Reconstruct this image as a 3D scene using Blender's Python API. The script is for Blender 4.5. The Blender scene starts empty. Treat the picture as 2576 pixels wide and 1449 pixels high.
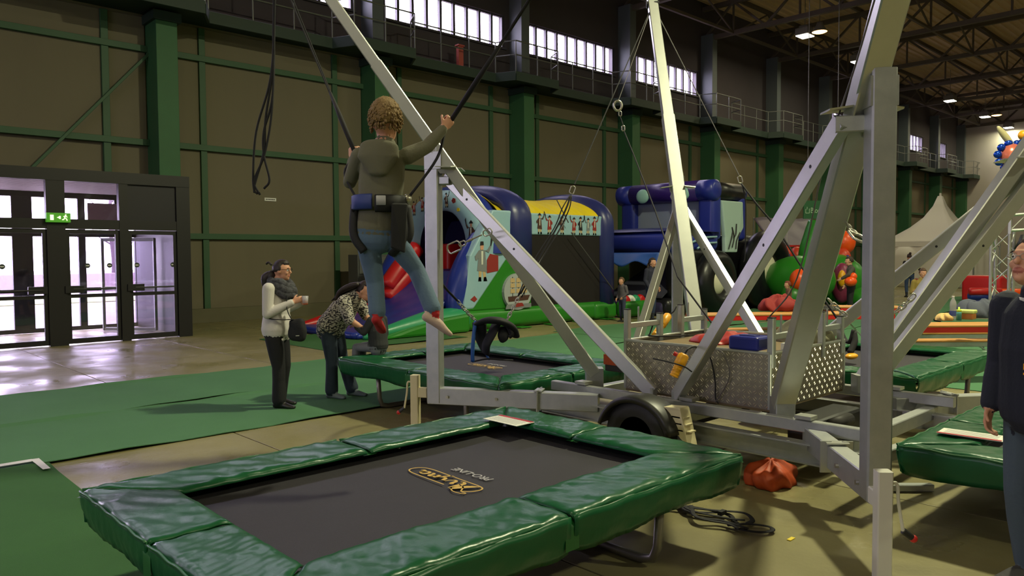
import bpy, bmesh, math, random
import numpy as np
from mathutils import Vector, Matrix, kdtree, bvhtree
random.seed(7)
sc = bpy.context.scene
COL = sc.collection
R = math.radians

# ------------------------------------------------------------------ camera
F, CX, CY, EYE = 1912.0, 1288.0, 724.5, 1.70
AZ, PITCH, ROLL = R(46.5), R(2.45), R(0.35)
fwd = Vector((math.cos(AZ) * math.cos(PITCH), math.sin(AZ) * math.cos(PITCH), -math.sin(PITCH)))
rgt = Vector((math.sin(AZ), -math.cos(AZ), 0))
upv = rgt.cross(fwd)
cr = rgt * math.cos(ROLL) - upv * math.sin(ROLL)
cu = upv * math.cos(ROLL) + rgt * math.sin(ROLL)
cam_d = bpy.data.cameras.new('camera')
cam_d.sensor_width = 36.0
cam_d.lens = 36.0 * F / 2576.0
cam_d.clip_end = 400
cam = bpy.data.objects.new('camera', cam_d)
COL.objects.link(cam)
cam.matrix_world = Matrix(((cr.x, cu.x, -fwd.x, 0), (cr.y, cu.y, -fwd.y, 0), (cr.z, cu.z, -fwd.z, EYE), (0, 0, 0, 1)))
sc.camera = cam

# ------------------------------------------------------------------ light
sc.view_settings.view_transform = 'Standard'
sc.view_settings.look = 'None'
sc.view_settings.gamma = 1.0
sc.view_settings.use_curve_mapping = False
sc.view_settings.exposure = 0.0
SKY = (0.93, 0.87, 1.0)
SKY_STRENGTH = 27.0
LAMP_COL = (1.0, 0.985, 0.62)
LAMP_W = 430.0
world = bpy.data.worlds.new('overcast sky')
sc.world = world
world.use_nodes = True
bg = world.node_tree.nodes['Background']
bg.inputs[0].default_value = (*SKY, 1)
bg.inputs[1].default_value = SKY_STRENGTH
sc.cycles.use_denoising = True
sc.cycles.max_bounces = 7
sc.cycles.diffuse_bounces = 4
sc.cycles.transparent_max_bounces = 12
sc.cycles.sample_clamp_indirect = 6.0

def ray(px, py):
    return cr * ((px - CX) / F) + cu * ((CY - py) / F) + fwd
def G(px, py, z=0.0):
    v = ray(px, py); s = (z - EYE) / v.z
    return Vector((v.x * s, v.y * s, z))
def PX(px, py, x):
    v = ray(px, py); s = x / v.x
    return Vector((x, v.y * s, EYE + v.z * s))
def PY(px, py, y):
    v = ray(px, py); s = y / v.y
    return Vector((v.x * s, y, EYE + v.z * s))
def PD(px, py, d):
    v = ray(px, py)
    return Vector((v.x * d, v.y * d, EYE + v.z * d))

def portal(loc, rot, sx, sy):
    l = bpy.data.lights.new('daylight_portal', 'AREA')
    l.shape = 'RECTANGLE'; l.size = sx; l.size_y = sy
    l.cycles.is_portal = True
    o = bpy.data.objects.new('daylight_portal', l)
    o.location = loc; o.rotation_euler = rot
    COL.objects.link(o)

# ------------------------------------------------------------------ materials
def lin(c):
    out = []
    for v in c[:3]:
        v = v / 255.0
        out.append(v / 12.92 if v <= 0.04045 else ((v + 0.055) / 1.055) ** 2.4)
    return (*out, 1.0)
MATS = {}
def M(name, rgb=None, rough=0.55, metal=0.0, var=None, bump=None, emit=0.0, spec=0.5, coat=0.0, trans=0.0, stretch=None, rvar=0.0):
    """principled material; var=(scale, amount, second rgb), bump=(scale, strength)"""
    if name in MATS:
        return MATS[name]
    m = bpy.data.materials.new(name)
    m.use_nodes = True
    nt = m.node_tree; n = nt.nodes; L = nt.links
    b = n['Principled BSDF']
    b.inputs['Base Color'].default_value = lin(rgb)
    b.inputs['Roughness'].default_value = rough
    b.inputs['Metallic'].default_value = metal
    b.inputs['Specular IOR Level'].default_value = spec
    if coat:
        b.inputs['Coat Weight'].default_value = coat
        b.inputs['Coat Roughness'].default_value = 0.12
    if emit:
        b.inputs['Emission Color'].default_value = lin(rgb)
        b.inputs['Emission Strength'].default_value = emit
    if trans:
        b.inputs['Alpha'].default_value = 1 - trans
    vec = None
    if var or bump or rvar:
        tc = n.new('ShaderNodeTexCoord'); mp = n.new('ShaderNodeMapping')
        L.new(tc.outputs['Object'], mp.inputs[0])
        if stretch:
            mp.inputs['Scale'].default_value = stretch
        vec = mp.outputs[0]
    if var:
        t = n.new('ShaderNodeTexNoise'); t.inputs['Scale'].default_value = var[0]; t.inputs['Detail'].default_value = 6
        t.inputs['Roughness'].default_value = 0.65
        L.new(vec, t.inputs['Vector'])
        cr_ = n.new('ShaderNodeValToRGB')
        cr_.color_ramp.elements[0].position = 0.5 - var[1] * 0.5; cr_.color_ramp.elements[1].position = 0.5 + var[1] * 0.5
        cr_.color_ramp.elements[0].color = lin(rgb); cr_.color_ramp.elements[1].color = lin(var[2])
        L.new(t.outputs['Fac'], cr_.inputs[0]); L.new(cr_.outputs[0], b.inputs['Base Color'])
    if rvar:
        t = n.new('ShaderNodeTexNoise'); t.inputs['Scale'].default_value = 1.3; t.inputs['Detail'].default_value = 5
        L.new(vec, t.inputs['Vector'])
        mr = n.new('ShaderNodeMapRange'); mr.inputs[1].default_value = 0.35; mr.inputs[2].default_value = 0.65
        mr.inputs[3].default_value = max(0.08, rough - rvar); mr.inputs[4].default_value = min(1, rough + rvar)
        L.new(t.outputs['Fac'], mr.inputs[0]); L.new(mr.outputs[0], b.inputs['Roughness'])
    if bump:
        t = n.new('ShaderNodeTexNoise'); t.inputs['Scale'].default_value = bump[0]; t.inputs['Detail'].default_value = 4
        L.new(vec, t.inputs['Vector'])
        bp = n.new('ShaderNodeBump'); bp.inputs['Strength'].default_value = bump[1]; bp.inputs['Distance'].default_value = 0.02
        L.new(t.outputs['Fac'], bp.inputs['Height']); L.new(bp.outputs[0], b.inputs['Normal'])
    MATS[name] = m
    return m
def glass_mat(name, tint=(235, 232, 240), gloss=0.07):
    m = bpy.data.materials.new(name); m.use_nodes = True
    nt = m.node_tree; n = nt.nodes; L = nt.links
    n.remove(n['Principled BSDF'])
    t = n.new('ShaderNodeBsdfTransparent'); t.inputs[0].default_value = lin(tint)
    g = n.new('ShaderNodeBsdfGlossy'); g.inputs['Roughness'].default_value = 0.03
    mx = n.new('ShaderNodeMixShader'); mx.inputs[0].default_value = gloss
    L.new(t.outputs[0], mx.inputs[1]); L.new(g.outputs[0], mx.inputs[2]); L.new(mx.outputs[0], n['Material Output'].inputs[0])
    MATS[name] = m
    return m
GLASS = glass_mat('window glass')

CONC = M('concrete floor', (143, 135, 95), 0.45, var=(0.9, 0.6, (118, 111, 80)), bump=(26, 0.10), rvar=0.2, spec=.35)
CONC2 = M('concrete joint', (92, 86, 66), 0.8)
CARPET = M('green needle felt carpet', (86, 128, 94), 0.95, var=(1.2, 0.9, (78, 118, 84)), bump=(220, 0.35), spec=0.1)
CARPET_D = M('dark green needle felt carpet', (68, 108, 66), 0.95, var=(1.4, 0.8, (62, 98, 60)), bump=(220, 0.35), spec=0.1)
PANEL = M('beige wall panel', (122, 114, 92), 0.75, var=(0.7, 0.9, (110, 103, 84)), stretch=(1, 1, 0.15))
PANEL_UP = M('upper wall backlit tone', (72, 64, 70), 0.85, var=(0.6, 0.8, (62, 56, 62)))  # backlit darkness of the upper wall is put into this colour
GREEN_STEEL = M('green painted steel', (58, 96, 66), 0.55, var=(2.0, 0.8, (50, 86, 58)))
CATW = M('dark green catwalk steel', (40, 58, 50), .6)
COLUMN_M = M('green painted column', (56, 112, 70), 0.6, var=(0.8, 0.8, (52, 94, 58)))
DARK_STEEL = M('dark roof steel', (86, 76, 66), 0.7)
ROOF = M('roof deck sheet', (196, 170, 138), 0.75)
PLINTH = M('concrete plinth', (112, 108, 84), 0.85, var=(1.5, 0.8, (98, 94, 74)))
BLACK_FRAME = M('dark brown aluminium door frame', (19, 16, 20), 0.45)
ENDWALL = M('light end wall panel', (188, 180, 170), 0.75, var=(0.4, 0.9, (172, 164, 156)))
GALV = M('galvanised steel', (186, 188, 186), 0.42, metal=0.75, var=(9, 0.8, (158, 162, 162)))
ALU = M('brushed aluminium', (200, 202, 195), 0.37, metal=0.85, var=(5, 0.9, (180, 182, 178)))
TREAD = M('aluminium tread plate', (158, 152, 138), 0.42, metal=0.75, var=(6, 0.8, (136, 130, 118)))
TREAD_B = M('tread plate ridge', (206, 200, 184), 0.28, metal=0.85)
VINYL = M('green vinyl pad', (20, 86, 50), 0.3, var=(3.0, 0.9, (16, 74, 44)), bump=(9, 0.22), spec=0.36)
VINYL_D = M('green vinyl seam strip', (30, 92, 44), 0.4)
MESHMAT = M('black woven jumping mat', (50, 47, 54), 0.6, var=(5, 0.9, (44, 42, 48)), bump=(300, 0.25), spec=0.35)
STEELTUBE = M('steel leg tube', (132, 128, 120), 0.4, metal=0.7)
BLACK = M('black plastic', (22, 22, 24), 0.5)
RUBBER = M('black rubber', (26, 26, 27), 0.62)
ROPE = M('black elastic rope', (20, 18, 24), 0.8)
GREYROPE = M('grey steel cable', (96, 92, 92), 0.5, metal=0.4)
CHAIN_M = M('zinc chain', (190, 188, 178), 0.28, metal=0.9)
WHITE = M('white plastic', (226, 226, 220), 0.5)
OFFWHITE = M('ivory plastic', (206, 196, 158), 0.5)
RED = M('red plastic', (190, 30, 28), 0.45)
YELLOW = M('yellow plastic', (226, 160, 20), 0.4)
ORANGE = M('orange sheet', (176, 66, 18), 0.6)
BLUEP = M('blue plastic', (20, 32, 126), 0.4)
SKIN = M('skin', (206, 150, 122), 0.55)
WOOD = M('varnished pine', (196, 142, 76), 0.45, var=(6, 0.8, (178, 124, 62)), stretch=(0.15, 1, 1))
REDMETAL = M('red painted frame', (196, 32, 30), 0.45)

# ------------------------------------------------------------------ mesh builder
ORG = {}
def vec(p): return Vector(p)
class MB:
    def __init__(s):
        s.v = []; s.f = []; s.m = []
    def add(s, vs, fs, mi=0):
        o = len(s.v)
        s.v += [tuple(p) for p in vs]
        s.f += [tuple(i + o for i in f) for f in fs]
        s.m += [mi] * len(fs)
        return s
    def box(s, x0, x1, y0, y1, z0, z1, mi=0):
        vs = [(x0, y0, z0), (x1, y0, z0), (x1, y1, z0), (x0, y1, z0), (x0, y0, z1), (x1, y0, z1), (x1, y1, z1), (x0, y1, z1)]
        return s.add(vs, [(0, 3, 2, 1), (4, 5, 6, 7), (0, 1, 5, 4), (1, 2, 6, 5), (2, 3, 7, 6), (3, 0, 4, 7)], mi)
    def rings(s, rs, closed=False, caps=True, mi=0):
        n = len(rs[0]); vs = [p for r in rs for p in r]; fs = []
        k = len(rs)
        for i in range(k if closed else k - 1):
            a, b = i * n, ((i + 1) % k) * n
            for j in range(n):
                j2 = (j + 1) % n
                fs.append((a + j, a + j2, b + j2, b + j))
        if caps and not closed:
            fs.append(tuple(reversed(range(n)))); fs.append(tuple((k - 1) * n + j for j in range(n)))
        return s.add(vs, fs, mi)
    def beam(s, p0, p1, w, h, up=(0, 0, 1), c=0.006, mi=0):
        p0, p1 = vec(p0), vec(p1); t = (p1 - p0).normalized(); u = vec(up)
        a = t.cross(u)
        if a.length < 1e-4: a = t.cross(Vector((1, 0, 0)))
        a.normalize(); b = a.cross(t).normalized()
        w2, h2 = w / 2, h / 2; c = min(c, w2 * .5, h2 * .5)
        prof = [(w2, -h2 + c), (w2, h2 - c), (w2 - c, h2), (-w2 + c, h2), (-w2, h2 - c), (-w2, -h2 + c), (-w2 + c, -h2), (w2 - c, -h2)]
        return s.rings([[q + a * x + b * y for x, y in prof] for q in (p0, p1)], mi=mi)
    def cyl(s, p0, p1, r0, r1=None, n=14, mi=0):
        r1 = r0 if r1 is None else r1
        p0, p1 = vec(p0), vec(p1); t = (p1 - p0).normalized()
        a = t.cross(Vector((0, 0, 1)))
        if a.length < 1e-3: a = Vector((1, 0, 0))
        a.normalize(); b = t.cross(a)
        an = [2 * math.pi * i / n for i in range(n)]
        return s.rings([[q + a * (r * math.cos(x)) + b * (r * math.sin(x)) for x in an] for q, r in ((p0, r0), (p1, r1))], mi=mi)
    def tube(s, pts, r, n=8, closed=False, mi=0, flat=1.0, up=(0, 0, 1)):
        pts = [vec(p) for p in pts]; k = len(pts); rs = []
        an = [2 * math.pi * i / n for i in range(n)]
        pa = None
        for i, p in enumerate(pts):
            if closed: t = pts[(i + 1) % k] - pts[i - 1]
            else: t = pts[min(i + 1, k - 1)] - pts[max(i - 1, 0)]
            t.normalize()
            a = t.cross(vec(up)) if pa is None else pa - t * pa.dot(t)
            if a.length < 1e-3: a = t.cross(Vector((1, 0, 0.1)))
            a.normalize(); b = t.cross(a).normalized(); pa = a
            rr = r[i] if isinstance(r, (list, tuple)) else r
            rs.append([p + a * (rr * math.cos(x)) + b * (rr * flat * math.sin(x)) for x in an])
        return s.rings(rs, closed=closed, mi=mi)
    def ell(s, c, rx, ry=None, rz=None, nu=16, nv=10, rot=None, mi=0, fn=None):
        ry = rx if ry is None else ry; rz = rx if rz is None else rz
        c = vec(c); vs = []; fs = []
        for i in range(1, nv):
            ph = math.pi * i / nv
            for j in range(nu):
                th = 2 * math.pi * j / nu
                d = Vector((math.sin(ph) * math.cos(th), math.sin(ph) * math.sin(th), math.cos(ph)))
                k = fn(d) if fn else 1.0
                p = Vector((d.x * rx * k, d.y * ry * k, d.z * rz * k))
                if rot: p = rot @ p
                vs.append(c + p)
        top = Vector((0, 0, rz * (fn(Vector((0, 0, 1))) if fn else 1))); bot = Vector((0, 0, -rz * (fn(Vector((0, 0, -1))) if fn else 1)))
        if rot: top = rot @ top; bot = rot @ bot
        vs += [c + top, c + bot]
        for i in range(nv - 2):
            for j in range(nu):
                j2 = (j + 1) % nu
                fs.append((i * nu + j, (i + 1) * nu + j, (i + 1) * nu + j2, i * nu + j2))
        T, B = len(vs) - 2, len(vs) - 1
        for j in range(nu):
            j2 = (j + 1) % nu
            fs.append((T, j, j2)); fs.append((B, (nv - 2) * nu + j2, (nv - 2) * nu + j))
        return s.add(vs, fs, mi)
    def lathe(s, prof, c=(0, 0, 0), axis=(0, 0, 1), n=24, mi=0, caps=True):
        c = vec(c); t = vec(axis).normalized(); a = t.cross(Vector((0, 0, 1)))
        if a.length < 1e-3: a = Vector((1, 0, 0))
        a.normalize(); b = t.cross(a)
        an = [2 * math.pi * i / n for i in range(n)]
        return s.rings([[c + t * h + a * (r * math.cos(x)) + b * (r * math.sin(x)) for x in an] for r, h in prof], mi=mi, caps=caps)
    def prism(s, poly, off, mi=0):
        poly = [vec(p) for p in poly]; off = vec(off); n = len(poly)
        vs = poly + [p + off for p in poly]
        fs = [tuple(reversed(range(n))), tuple(range(n, 2 * n))] + [(i, (i + 1) % n, n + (i + 1) % n, n + i) for i in range(n)]
        return s.add(vs, fs, mi)
    def grid(s, fn, nu, nv, mi=0):
        vs = [fn(i / nu, j / nv) for j in range(nv + 1) for i in range(nu + 1)]
        fs = [(j * (nu + 1) + i, j * (nu + 1) + i + 1, (j + 1) * (nu + 1) + i + 1, (j + 1) * (nu + 1) + i) for j in range(nv) for i in range(nu)]
        return s.add(vs, fs, mi)
    def sheet(s, fn, nu, nv, th, mi=0):
        """a thin closed sheet: grid plus thickness along z-ish vector th"""
        th = vec(th); o = len(s.v); n1 = nu + 1; tot = n1 * (nv + 1)
        top = [vec(fn(i / nu, j / nv)) for j in range(nv + 1) for i in range(n1)]
        vs = top + [p - th for p in top]; fs = []
        for j in range(nv):
            for i in range(nu):
                a = j * n1 + i
                fs.append((a, a + 1, a + 1 + n1, a + n1)); fs.append((tot + a, tot + a + n1, tot + a + 1 + n1, tot + a + 1))
        edge = [i for i in range(n1)] + [j * n1 + nu for j in range(1, nv + 1)] + [nv * n1 + i for i in range(nu - 1, -1, -1)] + [j * n1 for j in range(nv - 1, 0, -1)]
        for k in range(len(edge)):
            a, b = edge[k], edge[(k + 1) % len(edge)]
            fs.append((a, tot + a, tot + b, b))
        return s.add(vs, fs, mi)
    def build(s, name, mat, parent=None, smooth=False, kind=None, bevel=0.0, sub=0, label=None):
        me = bpy.data.meshes.new(name)
        if parent is None:
            a = np.array(s.v); lo = a.min(0); hi = a.max(0)
            org = Vector(((lo[0] + hi[0]) / 2, (lo[1] + hi[1]) / 2, lo[2]))
        else:
            org = ORG[parent.name]
        me.from_pydata([(p[0] - org.x, p[1] - org.y, p[2] - org.z) for p in s.v], [], s.f)
        for m_ in (mat if isinstance(mat, (list, tuple)) else [mat]): me.materials.append(m_)
        if isinstance(mat, (list, tuple)): me.polygons.foreach_set('material_index', s.m)
        if smooth: me.polygons.foreach_set('use_smooth', [True] * len(me.polygons))
        me.update()
        o = bpy.data.objects.new(name, me); COL.objects.link(o)
        if parent is None: o.location = org
        else: o.parent = parent
        ORG[o.name] = org
        if bevel:
            b = o.modifiers.new('bevel', 'BEVEL'); b.width = bevel; b.segments = 2; b.limit_method = 'ANGLE'; b.angle_limit = 0.7
        if sub:
            d = o.modifiers.new('sub', 'SUBSURF'); d.levels = sub; d.render_levels = sub
        if kind: o['kind'] = kind
        if label: o['label'] = label
        return o
def tag(o, label=None, cat=None, group=None, kind=None):
    if label: o['label'] = label
    if cat: o['category'] = cat
    if group: o['group'] = group
    if kind: o['kind'] = kind
    return o
def thing(name, label=None, cat=None, loc=(0, 0, 0), group=None, kind=None):
    o = bpy.data.objects.new(name, None); COL.objects.link(o)
    o.location = loc; o.empty_display_size = 0.1
    ORG[o.name] = Vector(loc)
    return tag(o, label, cat, group, kind)
def clone(src, name, loc, parent=None):
    """another object on the same mesh; loc in world coordinates"""
    o = bpy.data.objects.new(name, src.data); COL.objects.link(o)
    if parent is not None:
        o.parent = parent; o.location = vec(loc) - ORG[parent.name]
    else: o.location = loc
    ORG[o.name] = vec(loc)
    for md in src.modifiers:
        b = o.modifiers.new(md.name, md.type)
        if md.type == 'BEVEL': b.width = md.width; b.segments = md.segments; b.limit_method = 'ANGLE'; b.angle_limit = md.angle_limit
    return o
def bez(pts, n=8):
    """smooth curve through points (Catmull-Rom)"""
    P = [vec(p) for p in pts]; P = [P[0] * 2 - P[1]] + P + [P[-1] * 2 - P[-2]]; out = []
    for i in range(1, len(P) - 2):
        a, b, c, d = P[i - 1:i + 3]
        for k in range(n):
            t = k / n
            out.append(0.5 * ((2 * b) + (c - a) * t + (2 * a - 5 * b + 4 * c - d) * t * t + (3 * b - a - 3 * c + d) * t ** 3))
    out.append(P[-2]); return out
def text_mesh(name, body, size, mat, parent, loc, rot, extrude=0.002, shear=0.0, bold=0.0, sx=1.0):
    cu_ = bpy.data.curves.new(name, 'FONT'); cu_.body = body; cu_.size = size; cu_.extrude = extrude; cu_.shear = shear; cu_.offset = bold
    cu_.align_x = 'CENTER'; cu_.align_y = 'CENTER'
    t = bpy.data.objects.new('tmp', cu_); COL.objects.link(t)
    me = bpy.data.meshes.new_from_object(t.evaluated_get(bpy.context.evaluated_depsgraph_get()))
    bpy.data.objects.remove(t)
    me.name = name; me.materials.clear(); me.materials.append(mat)
    o = bpy.data.objects.new(name, me); COL.objects.link(o)
    o.rotation_euler = rot; o.scale = (sx, 1, 1)
    if parent is not None:
        o.parent = parent; o.location = vec(loc) - ORG[parent.name]
    else: o.location = loc
    return o
# ------------------------------------------------------------------ the hall
XN, XF, YN, YW, ZR = -26.0, 68.6, -24.0, 20.0, 13.4      # near end, far end, far side, window wall, roof
BAY, XC0 = 6.17, 6.79
COLS = [XC0 + BAY * k for k in range(-4, 11)]
fl = MB().box(XN - .2, XF + .2, YN - .2, YW, -0.25, -0.012).build('floor', CONC2, kind='structure')
# concrete slabs with open joints: own pieces where they can be told apart, one field of them beyond
SL = 2.45
near_slabs = []
rest = MB()
for i in range(-11, 28):
    for j in range(-10, 9):
        x, y = 0.62 + i * SL, 1.05 + j * SL
        x1, y1 = min(x + SL, XF), min(y + SL, YW)
        if x1 - x < .2 or y1 - y < .2 or x1 < XN or y1 < YN: continue
        d = x * math.cos(AZ) + y * math.sin(AZ)
        if -1 <= i <= 7 and -1 <= j <= 7 and d > 0:
            near_slabs.append((x, y, x1, y1))
        else:
            rest.box(x + .006, x1 - .006, y + .006, y1 - .006, -0.1, 0)
for x, y, x1, y1 in near_slabs:
    MB().box(x + .006, x1 - .006, y + .006, y1 - .006, -0.1, random.uniform(-.0015, 0)).build('slab', CONC, fl, bevel=0.004)
rest.build('slab_field', CONC, fl, kind='stuff')

# window wall
wl = thing('wall_left', kind='structure', loc=(20, YW, 0))
DX0, DX1, DZ = -1.6, 6.32, 3.42                               # entrance opening
WZ0, WZ1 = 9.06, 10.2
core = MB()
T = 0.3
core.box(XN, DX0, YW, YW + T, 0, 7.75); core.box(DX1, XF, YW, YW + T, 0, 7.75); core.box(DX0, DX1, YW, YW + T, DZ, 7.75)
core.build('wall_core', PANEL, wl)
up = MB()
wins = []
WIN_K = {-4, -3, -2, -1, 0, 1, 2, 3, 6, 8, 9}
for k in range(-4, 10):
    xa = XC0 + BAY * k
    if k in WIN_K:
        a, b = xa + 0.62, xa + 5.72
        if k == 6: a, b = xa + .5, xa + 3.9
        if k == 8: a, b = xa + 1.6, xa + 4.6
        if k == 9: a, b = xa + 1.4, xa + 3.6
        wins.append((k, a, b))
px_ = XN
for k, a, b in wins:
    up.box(px_, a, YW, YW + T, WZ0, WZ1); px_ = b
up.box(px_, XF, YW, YW + T, WZ0, WZ1)
up.box(XN, XF, YW, YW + T, 7.75, WZ0); up.box(XN, XF, YW, YW + T, WZ1, ZR + .12)
up.build('upper_wall', PANEL_UP, wl)
# cladding panels, rails and posts of the wall: own pieces
rows = [(0.36, 2.17), (2.31, 4.46), (4.62, 6.74), (6.9, 7.6)]
pcache = {}
def wall_piece(name, w, h, d, x, z, mat, y):
    key = (name, round(w, 2), round(h, 2))
    if key not in pcache:
        o = MB().box(0, w, -d, 0, 0, h).build(name, mat, wl, bevel=0.006)
        pcache[key] = o; ORG[o.name] = Vector((x, y, z))
        o.data.transform(Matrix.Translation(ORG[wl.name])); o.location = Vector((x, y, z)) - ORG[wl.name]
        return o
    return clone(pcache[key], name, (x, y, z), wl)
for k in range(-2, 10):
    xc = XC0 + BAY * k
    spans = [(xc + .28, xc + 1.02), (xc + 1.18, xc + BAY - 1.28), (xc + BAY - 1.12, xc + BAY - .28)]
    for (a, b) in spans:
        for (z0, z1) in rows:
            if a < DX1 + .05 and b > DX0 and z0 < DZ:
                continue
            wall_piece('panel', b - a, z1 - z0, 0.05, a, z0, PANEL, YW)
    for z in (2.17, 4.46, 6.74):
        if z < DZ and xc + BAY - .25 > DX0 and xc < DX1 - .6: continue
        wall_piece('rail', BAY - .5, 0.15, 0.16, xc + .25, z, GREEN_STEEL, YW)
    for x in (xc + 1.02, xc + BAY - 1.28):
        z0 = DZ if DX0 < x < DX1 else .36
        wall_piece('post', 0.16, 7.6 - z0, 0.12, x, z0, GREEN_STEEL, YW)
MB().box(DX1, XF, YW - .12, YW, 0, .36).build('plinth', PLINTH, wl)
br = MB().beam((3.85, YW - .19, 3.55), (6.6, YW - .19, 6.75), .07, .07, up=(0, 1, 0)).build('brace', GREEN_STEEL, wl)
UPSH = M('grey painted column', (88, 95, 98), .6)
for k, xc in enumerate(COLS):
    if xc < -6: continue
    c = thing('column', kind='structure', loc=(xc, YW - .4, 0))
    MB().box(xc - .25, xc + .25, YW - .78, YW + .02, 0, 7.62).build('lower_shaft', COLUMN_M, c, bevel=.01)
    MB().box(xc - .2, xc + .2, YW - .62, YW + .02, 7.9, 11.9).build('upper_shaft', UPSH, c, bevel=.01)
    MB().box(xc - .33, xc + .33, YW - .86, YW, 7.4, 7.62).build('capital', CATW, c)
# clerestory windows
FRAME_G = M('window frame paint', (62, 58, 66), 0.6)
pane_src = {}
for n, (k, a, b) in enumerate(wins):
    w = thing('window_%d' % (n + 1), kind='structure', loc=((a + b) / 2, YW + .1, WZ0))
    npn = 9 if b - a > 4 else 5
    st = (b - a) / npn
    fm = MB()
    fm.box(a, b, YW + .06, YW + .14, WZ0, WZ0 + .06); fm.box(a, b, YW + .06, YW + .14, WZ1 - .06, WZ1)
    fm.build('frame', FRAME_G, w)
    for i in range(npn + 1):
        x = min(max(a + st * i, a + .04), b - .04)
        MB().box(x - .045, x + .045, YW + .03, YW + .15, WZ0, WZ1).build('mullion', FRAME_G, w)
    for i in range(npn):
        key = round(st, 3)
        if key not in pane_src:
            o = MB().box(a + st * i + .04, a + st * (i + 1) - .04, YW + .095, YW + .105, WZ0 + .05, WZ1 - .05).build('pane', GLASS, w)
            pane_src[key] = (o, a + st * i)
        else:
            s0, x0 = pane_src[key]
            o = bpy.data.objects.new('pane', s0.data); COL.objects.link(o); o.parent = w
            o.location = Vector((a + st * i - x0, 0, 0)) - (ORG[w.name] - ORG[s0.parent.name])
    MB().box(a - .05, b + .05, YW - .08, YW + .06, WZ0 - .06, WZ0).build('sill', FRAME_G, w)
    portal(((a + b) / 2, YW + .2, (WZ0 + WZ1) / 2), (R(-90), 0, 0), b - a, WZ1 - WZ0)
# catwalk along the wall
cw = thing('catwalk', kind='structure', loc=(20, YW, 7.6))
CY0, CY1 = YW - .95, YW - 1.62
dk = MB(); ed = MB()
path = []
for xc in COLS:
    if xc < -6: continue
    path += [(xc - 1.75, CY0), (xc - 1.45, CY1), (xc + .6, CY1), (xc + .95, CY0)]
for i in range(len(path) - 1):
    (xa, ya), (xb, yb) = path[i], path[i + 1]
    dk.prism([(xa, ya, 7.68), (xb, yb, 7.68), (xb, YW, 7.68), (xa, YW, 7.68)], (0, 0, .06))
    ed.beam((xa, ya, 7.66), (xb, yb, 7.66), .06, .3)
dk.build('deck', CATW, cw); ed.build('edge_beam', CATW, cw)
RAIL = M('railing steel', (120, 122, 120), .45, metal=.6)
for z, nm in ((8.82, 'handrail'), (8.36, 'knee_rail')):
    MB().tube([(x, y, z) for x, y in path], .022, n=6).build(nm, RAIL, cw)
rp = None
for i in range(len(path) - 1):
    (xa, ya), (xb, yb) = path[i], path[i + 1]
    n = max(1, round(abs(xb - xa) / 1.25))
    for q in range(n):
        x = xa + (xb - xa) * q / n; y = ya + (yb - ya) * q / n
        if rp is None:
            rp = MB().cyl((x, y, 7.74), (x, y, 8.82), .02, n=6).build('rail_post', RAIL, cw); rp0 = (x, y)
        else:
            o = bpy.data.objects.new('rail_post', rp.data); COL.objects.link(o); o.parent = cw; o.location = (x - rp0[0], y - rp0[1], 0)
p = PY(1157, 160, YW - .7)
tb = MB().box(p.x - .1, p.x + .1, p.y - .07, p.y + .07, 7.74, 8.5); tb.box(p.x - .13, p.x + .13, p.y - .1, p.y + .1, 8.5, 8.55)
tag(tb.build('hydrant_cabinet', M('faded red paint', (170, 76, 66), .6), bevel=.01), 'narrow faded red cabinet standing on the catwalk behind the railing', 'cabinet')
# other walls, roof
NW = (-4.0, 12.0, 4.6, 6.0)                                    # unseen glazing added in the near gable for violet fill light
wn = MB()
wn.box(XN - .3, XN, YN, NW[0], 0, ZR + .12).box(XN - .3, XN, NW[1], YW + .3, 0, ZR + .12).box(XN - .3, XN, NW[0], NW[1], 0, NW[2]).box(XN - .3, XN, NW[0], NW[1], NW[3], ZR + .12)
wn.build('wall_near', PANEL, kind='structure')
wg = thing('window_20', kind='structure', loc=(XN - .15, 4, NW[2]))
for i in range(10):
    y = NW[0] + 1.6 * i
    MB().box(XN - .16, XN - .15, y + .05, y + 1.55, NW[2], NW[3]).build('pane', GLASS, wg)
    MB().box(XN - .2, XN - .1, y - .05, y + .05, NW[2], NW[3]).build('mullion', FRAME_G, wg)
portal((XN - .25, 4, (NW[2] + NW[3]) / 2), (0, R(-90), 0), NW[3] - NW[2], NW[1] - NW[0])
MB().box(XN, XF, YN - .3, YN, 0, ZR + .12).build('wall_right', PANEL, kind='structure')
we = thing('wall_far', kind='structure', loc=(XF, 0, 0))
MB().box(XF, XF + .3, YN, YW + .3, 0, ZR + .12).build('wall_core', ENDWALL, we)
for j in range(7):
    y = 15.0 - j * 5.6
    MB().box(XF - .35, XF, y - .35, y + .35, 0, 11.9).build('pilaster', ENDWALL, we)
    MB().box(XF - .06, XF, y - 5.2, y - .4, .3, 5.6).build('panel', ENDWALL, we)
    MB().box(XF - .06, XF, y - 5.2, y - .4, 5.72, 11.7).build('panel', ENDWALL, we)
ce = MB()
ry = YN
prof = []
while ry < YW + .3:
    prof += [(ry, ZR), (ry + .16, ZR), (ry + .2, ZR + .07), (ry + .34, ZR + .07)]; ry += .38
vs = []
for y, z in prof: vs += [(XN - .3, y, z), (XF + .3, y, z)]
ce.add(vs, [(2 * i, 2 * i + 2, 2 * i + 3, 2 * i + 1) for i in range(len(prof) - 1)])
ce.box(XN - .3, XF + .3, YN - .3, YW + .3, ZR + .1, ZR + .3)
ceil = ce.build('ceiling', ROOF, kind='structure')
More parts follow.
